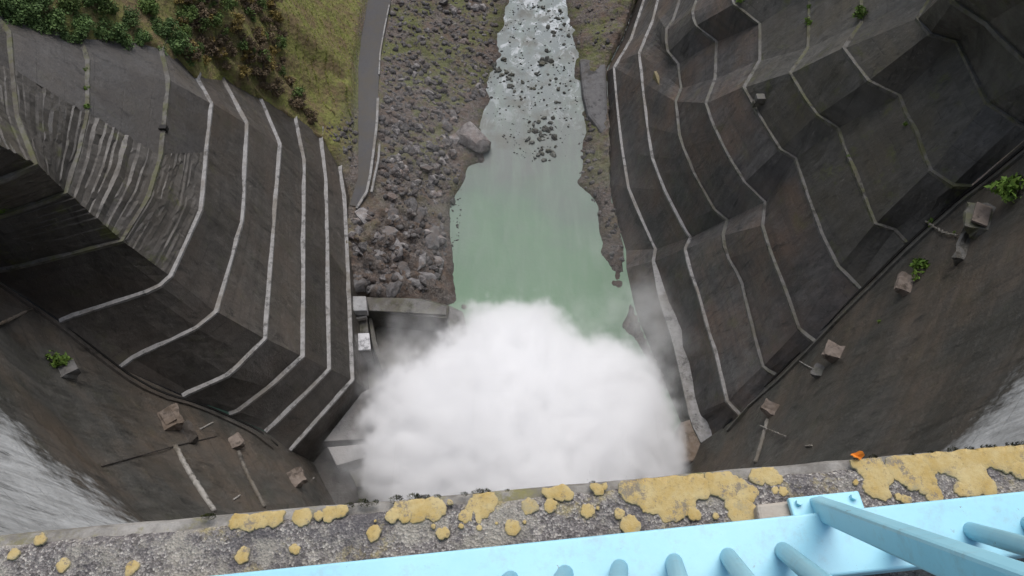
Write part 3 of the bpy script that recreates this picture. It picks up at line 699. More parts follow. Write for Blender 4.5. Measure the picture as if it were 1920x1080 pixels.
bracket(1542, 698, 1.5, .8, .7, 'worn flat bracket stub left of the tan square bracket', M_LEDGE_MID, False, .4)
PL = []
PL.append(bracket(112, 700, 1.5, 1.5, 1.6, 'grey bracket holding a leafy green plant on the left dam face', M_LEDGE_MID, False))
PL.append(bracket(1712, 535, 2.2, 1.4, 1.2, 'tan broken bracket with a green bush on the right dam face', None, False, .4))
PL.append(bracket(1858, 412, 3.4, 2.0, 1.6, 'wide ruined bracket with brickwork traces at the right frame edge', M_LEDGE_OLD, True, .7))
bracket(1815, 462, 4.0, .9, .9, 'long low concrete ridge under the wide ruined bracket', M_RMOSS, False, .5, 'lump')
M_PIPE = ledge_mat('scaled_pipe', (.18, .17, .15), (.30, .285, .26))
def dam_tube(pts, r, off=.1, wob=0, n=26):
    P = resample([on_dam(*p) for p in pts], n); Q = [p + dam_frame(p)[0]*off + np.array([nz(i*.7, 1, 2), 0, nz(i*.7, 5, 2)])*wob for i, p in enumerate(P)]
    m = MB(); m.tube(Q, [r*(1+.35*nz(i*.9, 3, 3)) for i in range(len(Q))], 8); return m
def pipe(name, pts, r, label, cat, mat, off=.1, wob=.04): return tag(dam_tube(pts, r, off, wob).build(name, mat, None, True), label, cat)
pipe('drain_pipe', [(327, 838), (352, 885), (400, 960)], .30, 'long scaly grey drain pipe running down the left dam face', 'pipe', M_PIPE)
pipe('drain_pipe', [(446, 848), (462, 890), (495, 952)], .24, 'shorter dull drain pipe below the pinkish bracket', 'pipe', ledge_mat('dull_pipe', (.11, .10, .085), (.17, .155, .135)))
pipe('drain_pipe', [(1440, 788), (1431, 825), (1418, 868)], .24, 'thin straight drain pipe running down from the lowest right bracket', 'pipe', ledge_mat('thin_pipe', (.13, .12, .105), (.19, .18, .16)))
pipe('lift_pipe', [(189, 876), (250, 859), (325, 838), (358, 830), (405, 819)], .06, 'thin dark pipe crossing the left dam face behind the brackets', 'pipe', M_DARK)
pipe('rail_pipe', [(-10, 612), (30, 594), (64, 577)], .16, 'short brown rail leaning on the left joint gutter', 'pipe', ledge_mat('brown_pipe', (.10, .085, .065), (.16, .135, .11)))
pipe('cable', [(1497, 676), (1510, 684), (1527, 693)], .07, 'pale cable stub left of the tan square bracket', 'cable', M_PIPE)
pipe('bent_rod', [(1428, 800), (1450, 810), (1478, 822)], .07, 'pale bent rod sticking out across the right pipe', 'rod', M_PIPE, .3, .15)
pipe('branch', [(1740, 418), (1775, 440), (1800, 445)], .10, 'thin grey branch lying over the right joint gutter', 'branch', M_PIPE, .3, .2)
for x0, y0, x1, y1, lab in [(374, 806, 398, 793, 'pale bar fixed to the left dam face right of the largest bracket'), (586, 898, 605, 886, 'pale bar at the foot of the left joint'), (437, 938, 449, 930, 'tiny pale bar beside the shorter drain pipe'), (1512, 838, 1524, 837, 'tiny pale bar just above the right parapet')]:
    pipe('bar', [(x0, y0), (x1, y1)], .10, lab, 'bar', M_PIPE)
p, nrm = hit(1430, 187)
if p is not None:
    m = MB(); m.box(p+np.array([-.5, -.2, .3]), (1, 0, 0), (0, 1, 0), (0, 0, 1), .55, .5, .5); m.box(p+np.array([-1.0, -.3, -.4]), (1, 0, 0), (0, 1, 0), (0, 0, 1), .25, .35, .4)
    tag(bevel(m.build('drain_box', M_LEDGE_MID), .05), 'small grey box on the right wall beside a dark recess', 'box')
p, nrm = hit(307, 241)
if p is not None:
    m = MB(); m.box(p, (1, 0, 0), (0, 1, 0), (0, 0, 1), .40, .3, .35); tag(m.build('drain_hole', M_GUT), 'black square drain opening on the left wall ledge', 'drain')

# ------------------------------------------------------------------ crest parapet with lichen
ZP = H-1.75
A = at(0, 993, ZP); B = at(1920, 823, ZP); ex = (B-A)/np.linalg.norm(B-A); ey = np.array([-ex[1], ex[0], 0]); OR = (A+B)/2
M = Mat('parapet_concrete', .95, .15)
v = M.voro(170, None, 'F1', 'Color'); sepc = M.n('ShaderNodeSeparateColor'); M.l(v, sepc.inputs[0])
vd = M.voro(170, None, 'DISTANCE_TO_EDGE')
c = M.ramp(sepc.outputs[0], [(0, (.095, .086, .080)), (.35, (.19, .172, .165)), (.7, (.27, .25, .235)), (1, (.44, .41, .37))])
c = M.mix(M.ramp(vd, [(.0, .7), (.10, 0)]), c, (.05, .046, .047))
c = M.mix(M.ramp(M.noise(7, 7, .75), [(.5, 0), (.62, .8)]), c, (.095, .088, .092))
c = M.mix(M.ramp(M.noise(5, 9, .8), [(.49, 0), (.58, .65)]), c, (.36, .335, .28))
c = M.mix(M.ramp(M.noise(3.1, 8, .8), [(.55, 0), (.63, .75)]), c, (.36, .30, .14))
M.color(c); M.bump(M.math('ADD', M.voro(170), M.noise(160, 4, .7)), .8, .006); M_PAR = M.m
M = Mat('parapet_edge', .9, .2); M.color(M.mix(M.ramp(M.noise(12, 8, .75), [(.4, 0), (.62, 1)]), (.15, .14, .125), M.mix(M.ramp(M.noise(5, 8, .8), [(.5, 0), (.58, 1)]), (.30, .285, .26), (.20, .185, .08)))); M.bump(M.noise(60, 5, .7), .5, .006); M_PEDGE = M.m
nu, nv = 900, 46; us = np.linspace(-3.4, 3.4, nu); vs = np.linspace(-.62, .0, nv); V = []
for j, vv in enumerate(vs):
    for u in us:
        q = (vv+.62)/.62; z = .006*nz(u*9, vv*9, 1, 5) + .004*nz(u*40, vv*40, 4, 3); e = 0
        if vv > -.02: z -= .010*((vv+.02)/.02)**2
        if j == nv-1: e = .008*nz(u*3, 1, 5) + .004*nz(u*22, 2, 5)
        P = OR + ex*u + ey*(vv-.035+e); V.append((P[0], P[1], ZP+z))
idx = np.arange(nu*nv).reshape(nv, nu); Fq = np.stack([idx[:-1, :-1], idx[:-1, 1:], idx[1:, 1:], idx[1:, :-1]], -1).reshape(-1, 4)
base = list(idx[-1]); 
top = fast_mesh('parapet', np.array(V), Fq, M_PAR, True); top.parent = dam; top.matrix_parent_inverse = Matrix.Translation(-Vector(dam.location))
m = MB(); nE = 300; ue = np.linspace(-9, 9, nE); prof = [(-.05, -.016), (-.012, -.022), (.0, -.04), (.002, -.32), (-.5, -.5), (-.62, -.5), (-.62, -.02)]
for u in ue:
    e = .006*nz(u*2.5, 9, 5) + .003*nz(u*14, 9, 5)
    for a, z in prof: P = OR + ex*u + ey*(a + (e if a > -.1 else 0)); m.V.append((P[0], P[1], ZP+z))
k = len(prof); m.F = [(i*k+j, i*k+(j+1) % k, (i+1)*k+(j+1) % k, (i+1)*k+j) for i in range(nE-1) for j in range(k)]
m.build('parapet_edge', M_PEDGE, dam, False)
m = MB(); m.box(OR - ey*3.2 + np.array([0, 0, -.35]), ex, ey, (0, 0, 1), 9, 2.55, .15); m.build('crest_walkway', M_PEDGE, dam)
m = MB(); m.box(OR - ey*1.6 + np.array([0, 0, -2.5]), ex, ey, (0, 0, 1), 9, 1.3, 1.9); m.build('crest_beam', M_DAM, dam)
M = Mat('yellow_lichen', .95, .1); c = M.mix(M.ramp(M.noise(16, 7, .75), [(.38, 0), (.62, 1)]), (.40, .285, .105), (.47, .375, .19))
c = M.mix(M.ramp(M.noise(50, 6, .8), [(.60, 0), (.66, .8)]), c, (.24, .18, .10)); c = M.mix(M.ramp(M.noise(11, 9, .8), [(.56, 0), (.63, .7)]), c, (.30, .27, .18)); c = M.mix(M.ramp(M.noise(15, 9, .85), [(.555, 0), (.59, .9)]), c, (.19, .165, .135)); c = M.mix(M.math('MULTIPLY', M.attr('rim'), M.ramp(M.noise(30, 6, .8), [(.3, .35), (.6, .95)])), c, (.36, .32, .21)); c = M.mix(M.ramp(M.noise(85, 6, .8), [(.56, 0), (.66, .6)]), c, (.20, .155, .08)); M.color(c); M.bump(M.noise(140, 7, .8), .6, .003); M_LICH = M.m
LICH = [(750, 950, 13), (790, 950, 24), (812, 955, 20), (780, 962, 16), (907, 945, 24), (893, 958, 20), (870, 968, 10), (992, 950, 15), (1033, 947, 11), (1100, 958, 11), (1030, 922, 13), (1050, 922, 18), (1066, 928, 10), (1123, 915, 12), (1128, 908, 10),
        (1185, 912, 24), (1215, 915, 32), (1250, 915, 36), (1290, 908, 34), (1235, 945, 24), (1262, 950, 26), (1215, 948, 16), (1285, 932, 22), (1310, 915, 20), (1345, 905, 22), (1365, 912, 24), (1383, 925, 22), (1387, 955, 24), (1405, 922, 14), (1420, 892, 14), (1440, 892, 16), (1455, 897, 10),
        (1453, 920, 6), (1467, 921, 7), (1610, 865, 16), (1632, 872, 24), (1643, 895, 22), (1643, 914, 20), (1678, 872, 18), (1700, 878, 22), (1725, 868, 28), (1690, 893, 14), (1728, 893, 20), (1715, 908, 14), (1750, 928, 15), (1735, 915, 12), (1755, 860, 24), (1785, 855, 26), (1815, 852, 26), (1845, 850, 28), (1880, 850, 28), (1915, 848, 26),
        (1820, 900, 20), (1833, 888, 16), (1847, 912, 15), (1805, 918, 12), (1912, 882, 14), (1697, 938, 8), (467, 974, 16), (490, 970, 18), (515, 966, 16), (445, 978, 12), (567, 967, 14), (620, 962, 14), (640, 958, 12), (598, 968, 8), (737, 968, 11), (760, 968, 12), (455, 1043, 12), (553, 1030, 9), (247, 1066, 10), (77, 1013, 8), (27, 1039, 8), (120, 1060, 9), (700, 1000, 12), (830, 1000, 10), (960, 990, 14), (1180, 985, 16), (1300, 965, 10), (1160, 965, 9)]
rl = random.Random(5)
for x, y, q in list(LICH):
    for _ in range(3 if q > 18 else 1):
        a = rl.uniform(0, 6.28); d = q*rl.uniform(1.25, 2.0); c_ = (x+d*math.cos(a), y+d*math.sin(a))
        if c_[1] > 1002-.0886*c_[0] and all(math.hypot(c_[0]-e[0], c_[1]-e[1]) > e[2]*1.5+3 for e in LICH): LICH.append((*c_, rl.uniform(2.2, 5.5)))
for i, (x, y, r) in enumerate(LICH):
    c0 = at(x, y, ZP); rr = 1.08*r/FPX*np.linalg.norm(c0-[0, 0, H]); n_ = 84; V = [(c0[0], c0[1], ZP+.0036+i*.00004)]; F = []
    for ring, zz in ((.55, .0036), (.93, .0032), (.985, .0022), (1.0, -.003)):
        for a in np.linspace(0, 2*math.pi, n_, endpoint=False):
            ca, sa = math.cos(a), math.sin(a)
            q = rr*ring*(1 + .34*nz(ca*.9+i*3.7, sa*.9, 1.5, 2) + .10*nz(ca*2.6, sa*2.6, i*1.7, 2) + .05*nz(ca*9, sa*9, i*2.3, 3) + .03*nz(ca*30, sa*30, i*1.3, 2))
            P = np.array([c0[0]+q*ca, c0[1]+q*sa*1.05, 0]); o_ = (P-OR)[:2] @ ey[:2]; P = P - ey*max(0, o_+.016+.006*nz(P[0]*30, 1, 2)); V.append((P[0], P[1], ZP+zz+i*.00004))
    for j in range(n_):
        F.append((0, 1+j, 1+(j+1) % n_))
        for q in range(3): F.append((1+q*n_+j, 1+(q+1)*n_+j, 1+(q+1)*n_+(j+1) % n_, 1+q*n_+(j+1) % n_))
    o = mesh_obj('lichen_patch', V, F, M_LICH, None, True, {'rim': [0]*(1+n_) + [.25]*n_ + [.9]*n_ + [1]*n_}); o.parent = top
M_MOSS = Mat('edge_moss', .95, .1); M_MOSS.color(M_MOSS.mix(M_MOSS.ramp(M_MOSS.noise(60, 4, .7), [(.4, 0), (.6, 1)]), (.025, .028, .014), (.09, .10, .03)))
def tuft_mesh(name, n, mat, h, spread, w):
    V, F = [], []
    for i in range(n):
        a = random.uniform(0, 6.28); r = spread*math.sqrt(random.random()); c0 = np.array([r*math.cos(a), r*math.sin(a), 0]); d = np.array([math.cos(a)*random.uniform(0, .8), math.sin(a)*random.uniform(0, .8), 1])*h*random.uniform(.5, 1)
        s_ = np.array([-math.sin(a+1), math.cos(a+1), 0])*w; b_ = len(V); V += [c0-s_, c0+s_, c0+d*.6+s_*.8, c0+d, c0+d*.6-s_*.8]; F.append((b_, b_+1, b_+2, b_+3, b_+4))
    me = bpy.data.meshes.new(name); me.from_pydata([tuple(v) for v in V], [], F); me.materials.append(mat); return me
TM = [tuft_mesh('moss_tuft', 260, M_MOSS.m, .018, .026, .0016) for _ in range(3)]
for x, y, s_ in [(743, 938, 1.1), (777, 933, 1.2), (790, 931, .8), (800, 931, .7), (895, 919, 1.0), (910, 917, .8), (682, 944, 1.0), (702, 943, .7), (655, 949, .8), (1110, 905, .5), (820, 930, .6), (870, 925, .6), (950, 914, .4), (1632, 846, .8), (1782, 836, 1.0), (1812, 832, .8), (1843, 830, .9), (1858, 829, .7), (1890, 826, .9), (1912, 829, 1.1), (395, 965, .9), (385, 968, .7), (560, 962, .5), (1705, 843, .5), (1740, 839, .5), (1600, 850, .4)]:
    o = bpy.data.objects.new('moss_tuft', random.choice(TM)); COL.objects.link(o); p = at(x, y, ZP-.006); p = p - ey*max(0, (p-OR) @ ey + .012); o.location = p; o.scale = (s_*.55, s_*.35, s_*.38); o.rotation_euler = (0, 0, random.uniform(-.3, .3))
    o.parent = top
p = at(1600, 843, ZP); p = p - ey*max(0, (p-OR) @ ey + .008); m = MB(); V = []
for i, a in enumerate(np.linspace(0, 2*math.pi, 14, endpoint=False)): q = .009*(1+.45*abs(math.cos(a*2.5))); V.append((p[0]+q*1.3*math.cos(a), p[1]+q*.8*math.sin(a), ZP+.012+.008*math.sin(a*2)))
V.append((p[0], p[1], ZP+.006)); m.add(V, [(14, i, (i+1) % 14) for i in range(14)])
o = m.build('fallen_leaf', Mat('orange_leaf', .7, .3).color((.65, .20, .02)).m); sm = o.modifiers.new('thick', 'SOLIDIFY'); sm.thickness = .002
tag(o, 'bright orange fallen leaf on the outer edge of the parapet', 'leaf')

# ------------------------------------------------------------------ pale blue railing
M = Mat('blue_paint', .35, .5); c = M.mix(M.ramp(M.noise(3, 6, .7), [(.35, 0), (.7, 1)]), (.27, .56, .67), (.33, .63, .73)); c = M.mix(M.ramp(M.noise(9, 8, .8), [(.52, 0), (.66, .45)]), c, (.26, .36, .38)); c = M.mix(M.ramp(M.noise(26, 8, .8), [(.655, 0), (.68, .9)]), c, (.14, .075, .04)); c = M.mix(M.ramp(M.noise(60, 5, .8), [(.66, 0), (.70, .6)]), c, (.10, .12, .12)); M.color(c); M.bump(M.noise(30, 5, .6), .12, .004); M_BLUE = M.m
rail = empty('railing', tuple(at(1300, 1000, ZP))); tag(rail, 'pale blue painted steel railing fixed on the crest parapet', 'railing', kind='thing')
A2 = at(390, 1079, ZP+.10); B2 = at(1920, 920, ZP+.10); rx = (B2-A2)/np.linalg.norm(B2-A2); ry = np.array([-rx[1], rx[0], 0]); RO = (A2+B2)/2
LEAN = np.array([-.175, -.374, .95]); LEAN /= np.linalg.norm(LEAN); sx = np.cross(LEAN, ry); sx /= np.linalg.norm(sx); sy = np.cross(sx, LEAN)
m = MB(); m.box(RO - ry*.068 + np.array([0, 0, -.02]), rx, ry, (0, 0, 1), 5, .068, .02); bevel(m.build('bottom_rail', M_BLUE, rail), .006, 3)
def on_rail(px, py=None):
    # point of the bottom rail that shows at this photo column
    d = ray(px, 0); best = None
    for t in np.linspace(-1.5, 1.5, 3001):
        P = RO + rx*t; v = P-[0, 0, H]; x = 960+FPX*(v @ RT)/(v @ FW)
        if best is None or abs(x-px) < best[0]: best = (abs(x-px), P)
    return best[1]
for px in list(range(-250, 1460, 100)) + [1655, 1795, 1900, 2010, 2120, 2230, 2340]:
    P = on_rail(px) - ry*.075; m = MB(); m.tube([P - LEAN*.01, P + LEAN*.5, P + LEAN*1.12], .019, 14); m.build('baluster', M_BLUE, rail, True)
m = MB(); m.tube([RO - ry*.075 + LEAN*1.12 - rx*5, RO - ry*.075 + LEAN*1.12 + rx*5], .035, 14); m.build('top_rail', M_BLUE, rail, True)
P = at(1535, 952, ZP+.05); m = MB(); m.box(P + LEAN*.56, sx, sy, LEAN, .016, .025, .60); bevel(m.build('post', M_BLUE, rail), .006, 2)
m = MB(); m.box(P + np.array([.02, -.02, .0]), rx, ry, (0, 0, 1), .085, .05, .008); bevel(m.build('base_plate', M_BLUE, rail), .004)
for i_, j_ in ((-.065, -.035), (.065, -.035), (-.065, .035), (.065, .035)):
    m = MB(); q = P + np.array([.02, -.02, 0]) + rx*i_ + ry*j_; m.tube([q, q+[0, 0, .02]], .008, 6); m.build('bolt', M_BLUE, rail)
b = MB(); PP = poly_at([(1418, 945), (1588, 926), (1604, 942), (1600, 980), (1425, 980)], ZP+.035); b.prism(PP[::-1], ZP-.02, ZP+.035)
pl = bevel(b.build('plinth', ledge_mat('tan_plinth', (.30, .25, .20), (.38, .34, .29))), .008); pl.parent = dam; pl.matrix_parent_inverse = Matrix.Translation(-Vector(dam.location))

# ------------------------------------------------------------------ vegetation
def leaf_mat(name, a, b, c3):
    M = Mat(name, .7, .25); c = M.mix(M.ramp(M.noise(1.1, 5, .7), [(.35, 0), (.65, 1)]), a, b); c = M.mix(M.ramp(M.noise(6, 3, .6), [(.55, 0), (.7, .7)]), c, c3)
    c = M.mix(1.0, c, M.math('ADD', M.math('MULTIPLY', M.rnd(), .5), .72), 'MULTIPLY'); M.color(c); return M.m
M_DGREEN = leaf_mat('dark_foliage', (.055, .10, .032), (.11, .175, .052), (.18, .25, .08))
M_MGREEN = leaf_mat('mid_foliage', (.06, .10, .028), (.12, .175, .045), (.16, .21, .055))
M_YELLOW = leaf_mat('autumn_foliage', (.15, .115, .035), (.25, .19, .055), (.32, .25, .08))
M_BROWN = leaf_mat('dry_foliage', (.095, .068, .042), (.18, .135, .08), (.28, .23, .15))
M_FRESH = leaf_mat('fresh_foliage', (.075, .14, .022), (.14, .22, .035), (.18, .25, .05))
M_BARK = Mat('bark', .9, .2); M_BARK.color(M_BARK.mix(M_BARK.noise(4, 6, .7), (.05, .04, .032), (.13, .11, .09))); M_BARK = M_BARK.m
def leaves_mesh(name, n, R, leaf, mat, seed, flat=.8, clumps=14):
    r = np.random.default_rng(seed); cs = r.normal(0, 1, (clumps, 3)); cs /= np.linalg.norm(cs, axis=1)[:, None]; cs *= R*r.uniform(.35, .8, (clumps, 1)); cs[:, 2] = np.abs(cs[:, 2])*flat
    k = r.integers(0, clumps, n); d = r.normal(0, 1, (n, 3)); d /= np.linalg.norm(d, axis=1)[:, None]; P = cs[k] + d*(R*.36*r.uniform(.5, 1.05, (n, 1)))*r.uniform(.7, 1.2, (clumps, 1))[k]
    a = r.normal(0, 1, (n, 3)) + d*.2; a /= np.linalg.norm(a, axis=1)[:, None]; b = np.cross(a, d + r.normal(0, .5, (n, 3))); b /= np.linalg.norm(b, axis=1)[:, None]
    s = leaf*r.uniform(.6, 1.3, (n, 1)); V = np.stack([P-a*s, P+b*s*.45, P+a*s, P-b*s*.45], 1).reshape(-1, 3); F = np.arange(4*n).reshape(n, 4)
    me = bpy.data.meshes.new(name); me.vertices.add(4*n); me.vertices.foreach_set('co', V.astype(np.float32).ravel()); me.loops.add(4*n); me.loops.foreach_set('vertex_index', F.astype(np.int32).ravel())
    me.polygons.add(n); me.polygons.foreach_set('loop_start', np.arange(0, 4*n, 4, dtype=np.int32)); me.materials.append(mat); me.update(calc_edges=True); return me
def limb_mesh(name, R, h, seed, n=7, r0=.16):
    r = random.Random(seed); m = MB(); m.tube([(0, 0, -.8), (.05*R, 0, h*.5), (0, .05*R, h)], [r0, r0*.75, r0*.45], 7)
    for i in range(n):
        a = r.uniform(0, 6.28); e = np.array([math.cos(a), math.sin(a), r.uniform(.4, 1.0)])*R*.75; s_ = np.array([0, 0, h*r.uniform(.45, .95)]); m.tube([s_, s_+e*.5+[0, 0, .1], s_+e], [r0*.4, r0*.28, r0*.08], 5)
    me = bpy.data.meshes.new(name); me.from_pydata([tuple(map(float, v)) for v in m.V], [], m.F); me.materials.append(M_BARK); return me
def plant(name, p, s, crown, limbs, ch, label, cat, group=None, rz=None):
    r = empty(name, tuple(p)); r.scale = (s, s, s); r.rotation_euler = (0, 0, random.uniform(0, 6.28) if rz is None else rz); tag(r, label, cat, group, 'thing')
    c = bpy.data.objects.new('crown' if cat == 'tree' else 'foliage', crown); COL.objects.link(c); c.parent = r; c.location = (0, 0, ch)
    if limbs: t = bpy.data.objects.new('trunk' if cat == 'tree' else 'stem', limbs); COL.objects.link(t); t.parent = r
    return r
TC = [leaves_mesh('crown', 2600, 3.0, .24, M_DGREEN, 10+i, .8, 22) for i in range(3)] + [leaves_mesh('crown', 2400, 2.8, .24, M_MGREEN, 20, .8, 18)]
TL = [limb_mesh('trunk', 2.6, 3.2, i) for i in range(3)]
rnd = random.Random(11)
trees = [(-15, 5), (18, -12), (40, 22), (70, 0), (95, 38), (120, 10), (150, 45), (165, -8), (200, 60), (190, 20), (235, 35), (225, 85), (262, 72), (270, 15), (300, 55), (295, 100), (325, 85), (15, 30), (60, 45), (340, 30), (130, 70), (355, 110)]
for i, (x, y) in enumerate(trees):
    p = ground(x, y); mid = i in (5, 9, 13, 19); s_ = rnd.uniform(.55, .85); p = p - np.array([0, 0, 3.0*s_])
    plant('tree', p, s_, TC[3] if mid else TC[i % 3], TL[i % 3], 2.6, 'lighter green bushy tree among the dark trees above the left wall' if mid else 'dark green bushy tree on the slope above the left wall', 'tree', 'trees above the left wall')
SC = [leaves_mesh('foliage', 420, 1.1, .13, mt, 50+i, .8, 9) for i, mt in enumerate((M_YELLOW, M_BROWN, M_BROWN, M_MGREEN, M_YELLOW))]
SL = [limb_mesh('stem', 1.3, 1.1, 30+i, 12, .06) for i in range(3)]
for i, (x, y) in enumerate(scatter([(330, 0), (520, 0), (545, 150), (590, 235), (545, 205), (490, 165), (400, 130), (350, 120)], 150, rnd)):
    k = rnd.choice([0, 1, 1, 2, 2, 4, 3]); lab = ['yellowing shrub', 'brown half bare shrub', 'brown half bare shrub', 'green shrub', 'yellowing shrub'][k]
    plant('shrub', ground(x, y), rnd.uniform(.7, 1.5), SC[k], SL[i % 3], .9, lab + ' on the steep bank between the dark trees and the grassy strip', 'shrub', 'shrubs of the steep left bank')
FC = [leaves_mesh('foliage', 260, .9, .16, M_FRESH, 70+i, .8, 7) for i in range(3)]; FL = [limb_mesh('stem', .8, .6, 60, 6, .04)]
for x, y, s_, lab in [(108, 685, 1.5, 'leafy bright green plant growing on the left dam bracket'), (1720, 513, 1.7, 'bright green bush growing on the right dam bracket'), (1900, 372, 2.4, 'bright green bush at the right frame edge above the ruined bracket'), (1745, 420, .8, 'sparse plant on the joint gutter right of the mossy wall foot'),
                      (1790, 437, .4, 'tiny plant beside the grey branch on the right dam face'), (1650, 603, .35, 'tiny yellowish plant on the dam face right of the joint'), (1613, 27, 1.3, 'round green plant on the upper right wall ledge'), (1513, 42, 1.0, 'small plant in the ledge crack left of the round wall plant'), (1390, 2, .9, 'green plant at the top edge on the zigzag wall'),
                      (1515, 12, .5, 'moss plant at the top frame edge over the ledge crack'), (1700, 232, .45, 'small tuft in the mossy right wall ledge'), (1592, 292, .35, 'small yellow tuft on the mid ledge of the right wall'), (8, 396, .9, 'yellow green plant at the left frame edge on the rough wall'), (165, 200, .6, 'moss tuft at the foot of the upper left wall groove'), (163, 165, .5, 'moss tuft midway up the upper left wall groove'), (160, 130, .45, 'moss tuft high in the upper left wall groove'), (1810, 465, .35, 'small plant at the end of the long low ridge')]:
    p, nrm = hit(x, y)
    if p is None: continue
    plant('wall_plant', p - np.array([0, 0, .2]), s_, FC[int(x) % 3], FL[0], .3, lab, 'plant', None)
# grass strip beside the road, past counting
M = Mat('bank_grass', .8, .2); c = M.mix(M.ramp(M.noise(.35, 6, .7), [(.38, 0), (.62, 1)]), (.25, .31, .055), (.42, .42, .11)); c = M.mix(M.ramp(M.noise(.22, 6, .7), [(.56, 0), (.64, 1)]), c, (.20, .145, .07)); M.color(c); M_GRASS = M.m
V, F = [], []
for poly, n, h in [([(530, 0), (690, 0), (672, 110), (660, 230), (600, 200), (560, 130)], 9000, .40), ([(560, 180), (665, 215), (668, 320), (640, 300)], 1300, .32), ([(735, 0), (800, 10), (790, 110), (715, 170), (714, 110)], 1300, .3), ([(850, 0), (905, 60), (900, 110), (850, 90)], 700, .3), ([(1080, 0), (1185, 0), (1150, 95), (1110, 105)], 1200, .25), ([(330, 0), (545, 0), (570, 160), (400, 120)], 2500, .4)]:
    for x, y in scatter(poly, n, rnd):
        p = ground(x, y, 160)
        if road_dist(np.array([p[0]]), np.array([p[1]]))[0] < 2.3: continue
        for q in range(3):
            a = rnd.uniform(0, 6.28); d = np.array([math.cos(a), math.sin(a), 0]); s_ = np.array([-d[1], d[0], 0])*.07; b_ = len(V); hh = h*rnd.uniform(.5, 1.2); V += [p-s_, p+s_, p+d*hh*.55+[0, 0, hh*.75]]; F.append((b_, b_+1, b_+2))
tag(fast_mesh('grass', np.array(V), np.array(F), M_GRASS), kind='stuff')

# ------------------------------------------------------------------ spray cloud of the spillway water (a voxel volume)
DENSE = [(955, 630, 5, 4.8), (925, 668, 6, 6), (985, 680, 7, 7.5), (935, 740, 8, 9), (1010, 770, 9, 10), (1085, 745, 8, 8), (1150, 745, 7, 6.5), (1130, 690, 4, 4.2), (1185, 800, 8, 6.0), (1100, 850, 10, 10), (950, 860, 10, 12), (845, 800, 8, 9), (765, 790, 6, 5.5), (785, 860, 8, 7), (850, 910, 9, 9), (760, 915, 8, 4.6), (1000, 950, 10, 11), (1180, 870, 9, 6.2), (880, 720, 6, 7), (800, 745, 5, 4.8), (725, 795, 4, 2.6), (1195, 735, 5, 3.4), (905, 600, 3, 2.8), (1020, 610, 3, 3.2)]
THIN = [(852, 450, 3, 9, .009), (1140, 470, 3, 7, .010), (1190, 590, 7, 6, .05), (705, 860, 5, 5, .06), (720, 700, 6, 6, .06), (1215, 690, 8, 5, .07), (1230, 760, 8, 5, .08), (840, 640, 4, 5, .06), (800, 650, 5, 7.5, .075), (850, 600, 4, 5, .05), (740, 720, 6, 6, .07), (700, 780, 6, 5, .06), (1230, 640, 8, 7, .06), (1200, 560, 7, 6, .05), (1250, 740, 8, 5, .05), (760, 640, 4, 5, .035), (660, 880, 7, 6, .05), (1100, 600, 3, 5, .04), (1000, 520, 4, 12, .0025), (980, 330, 7, 20, .0018), (800, 250, 10, 20, .0022), (1180, 350, 8, 14, .0022)]
g = bpy.data.node_groups.new('spray_nodes', 'GeometryNodeTree'); g.interface.new_socket('Geometry', in_out='INPUT', socket_type='NodeSocketGeometry'); g.interface.new_socket('Geometry', in_out='OUTPUT', socket_type='NodeSocketGeometry')
N = g.nodes; Lk = g.links.new
def gm(op, a, b=None, c=None, clamp=False):
    x = N.new('ShaderNodeMath'); x.operation = op; x.use_clamp = clamp
    for i, v in enumerate((a, b, c)):
        if v is None: continue
        if hasattr(v, 'is_linked'): Lk(v, x.inputs[i])
        else: x.inputs[i].default_value = v
    return x.outputs[0]
pos = N.new('GeometryNodeInputPosition').outputs[0]
def gnoise(scale, detail, rough=.6):
    x = N.new('ShaderNodeTexNoise'); x.inputs['Scale'].default_value = scale; x.inputs['Detail'].default_value = detail; x.inputs['Roughness'].default_value = rough; Lk(pos, x.inputs['Vector']); return x
nzv = gnoise(.20, 6, .72)
vs_ = N.new('ShaderNodeVectorMath'); vs_.operation = 'SUBTRACT'; Lk(nzv.outputs['Color'], vs_.inputs[0]); vs_.inputs[1].default_value = (.5, .5, .5)
vm = N.new('ShaderNodeVectorMath'); vm.operation = 'SCALE'; Lk(vs_.outputs[0], vm.inputs[0]); vm.inputs['Scale'].default_value = 8.5
va = N.new('ShaderNodeVectorMath'); va.operation = 'ADD'; Lk(pos, va.inputs[0]); Lk(vm.outputs[0], va.inputs[1]); wp = va.outputs[0]
def ball(c, r):
    x = N.new('ShaderNodeVectorMath'); x.operation = 'DISTANCE'; Lk(wp, x.inputs[0]); x.inputs[1].default_value = tuple(c); return gm('DIVIDE', x.outputs['Value'], r)
dn = None
for px, py, z, r in DENSE:
    v = ball(at(px, py, z), r); dn = v if dn is None else gm('SMOOTH_MIN', dn, v, .15)
fine = gnoise(.42, 6, .68).outputs[0]
e = gm('ADD', dn, gm('MULTIPLY', gm('SUBTRACT', fine, .5), 1.6))
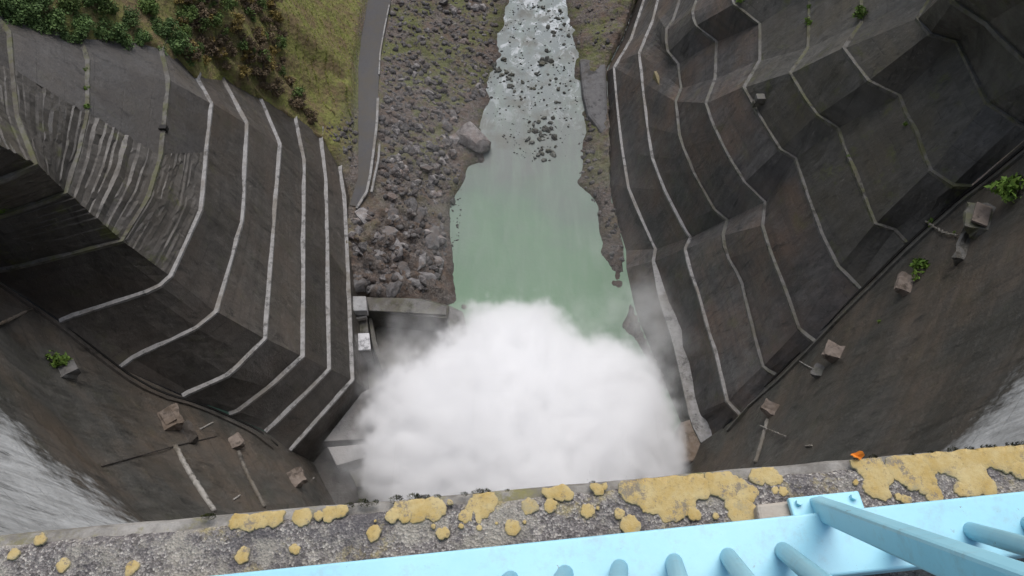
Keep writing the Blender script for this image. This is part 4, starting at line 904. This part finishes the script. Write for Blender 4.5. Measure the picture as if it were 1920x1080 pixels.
mr = N.new('ShaderNodeMapRange'); mr.interpolation_type = 'SMOOTHERSTEP'; Lk(e, mr.inputs[0]); mr.inputs[1].default_value = 1.24; mr.inputs[2].default_value = .66; mr.inputs[3].default_value = 0; mr.inputs[4].default_value = .55
tot = mr.outputs[0]
wisp = N.new('ShaderNodeMapRange'); Lk(gnoise(.22, 5, .6).outputs[0], wisp.inputs[0]); wisp.inputs[1].default_value = .40; wisp.inputs[2].default_value = .64
for px, py, z, r, dd in THIN:
    v = gm('SUBTRACT', 1.0, ball(at(px, py, z), r), None, True); v = gm('MULTIPLY', gm('MULTIPLY', v, dd*2.2), wisp.outputs[0] if dd > .01 else gm('ADD', gm('MULTIPLY', wisp.outputs[0], .6), .4)); tot = gm('ADD', tot, v)
vc = N.new('GeometryNodeVolumeCube'); Lk(tot, vc.inputs['Density'])
vc.inputs['Min'].default_value = (-32, 13, -.6); vc.inputs['Max'].default_value = (32, 118, 27); vc.inputs['Resolution X'].default_value = 128; vc.inputs['Resolution Y'].default_value = 200; vc.inputs['Resolution Z'].default_value = 56
smt = N.new('GeometryNodeSetMaterial'); Lk(vc.outputs[0], smt.inputs[0])
MV = bpy.data.materials.new('spray'); MV.use_nodes = True; t = MV.node_tree; t.nodes.clear(); o_ = t.nodes.new('ShaderNodeOutputMaterial'); pv = t.nodes.new('ShaderNodeVolumePrincipled'); pv.inputs['Color'].default_value = (.994, .996, .999, 1); pv.inputs['Density'].default_value = 1.0; pv.inputs['Anisotropy'].default_value = .0; t.links.new(pv.outputs[0], o_.inputs['Volume'])
smt.inputs['Material'].default_value = MV
go = N.new('NodeGroupOutput'); gi = N.new('NodeGroupInput'); Lk(smt.outputs[0], go.inputs[0])
me = bpy.data.meshes.new('spray_cloud'); me.from_pydata([(0, 30, 3), (.1, 30, 3), (0, 30.1, 3)], [], [(0, 1, 2)]); me.materials.append(MV)
sp = bpy.data.objects.new('spray_cloud', me); COL.objects.link(sp); gmn = sp.modifiers.new('spray', 'NODES'); gmn.node_group = g; tag(sp, kind='stuff')
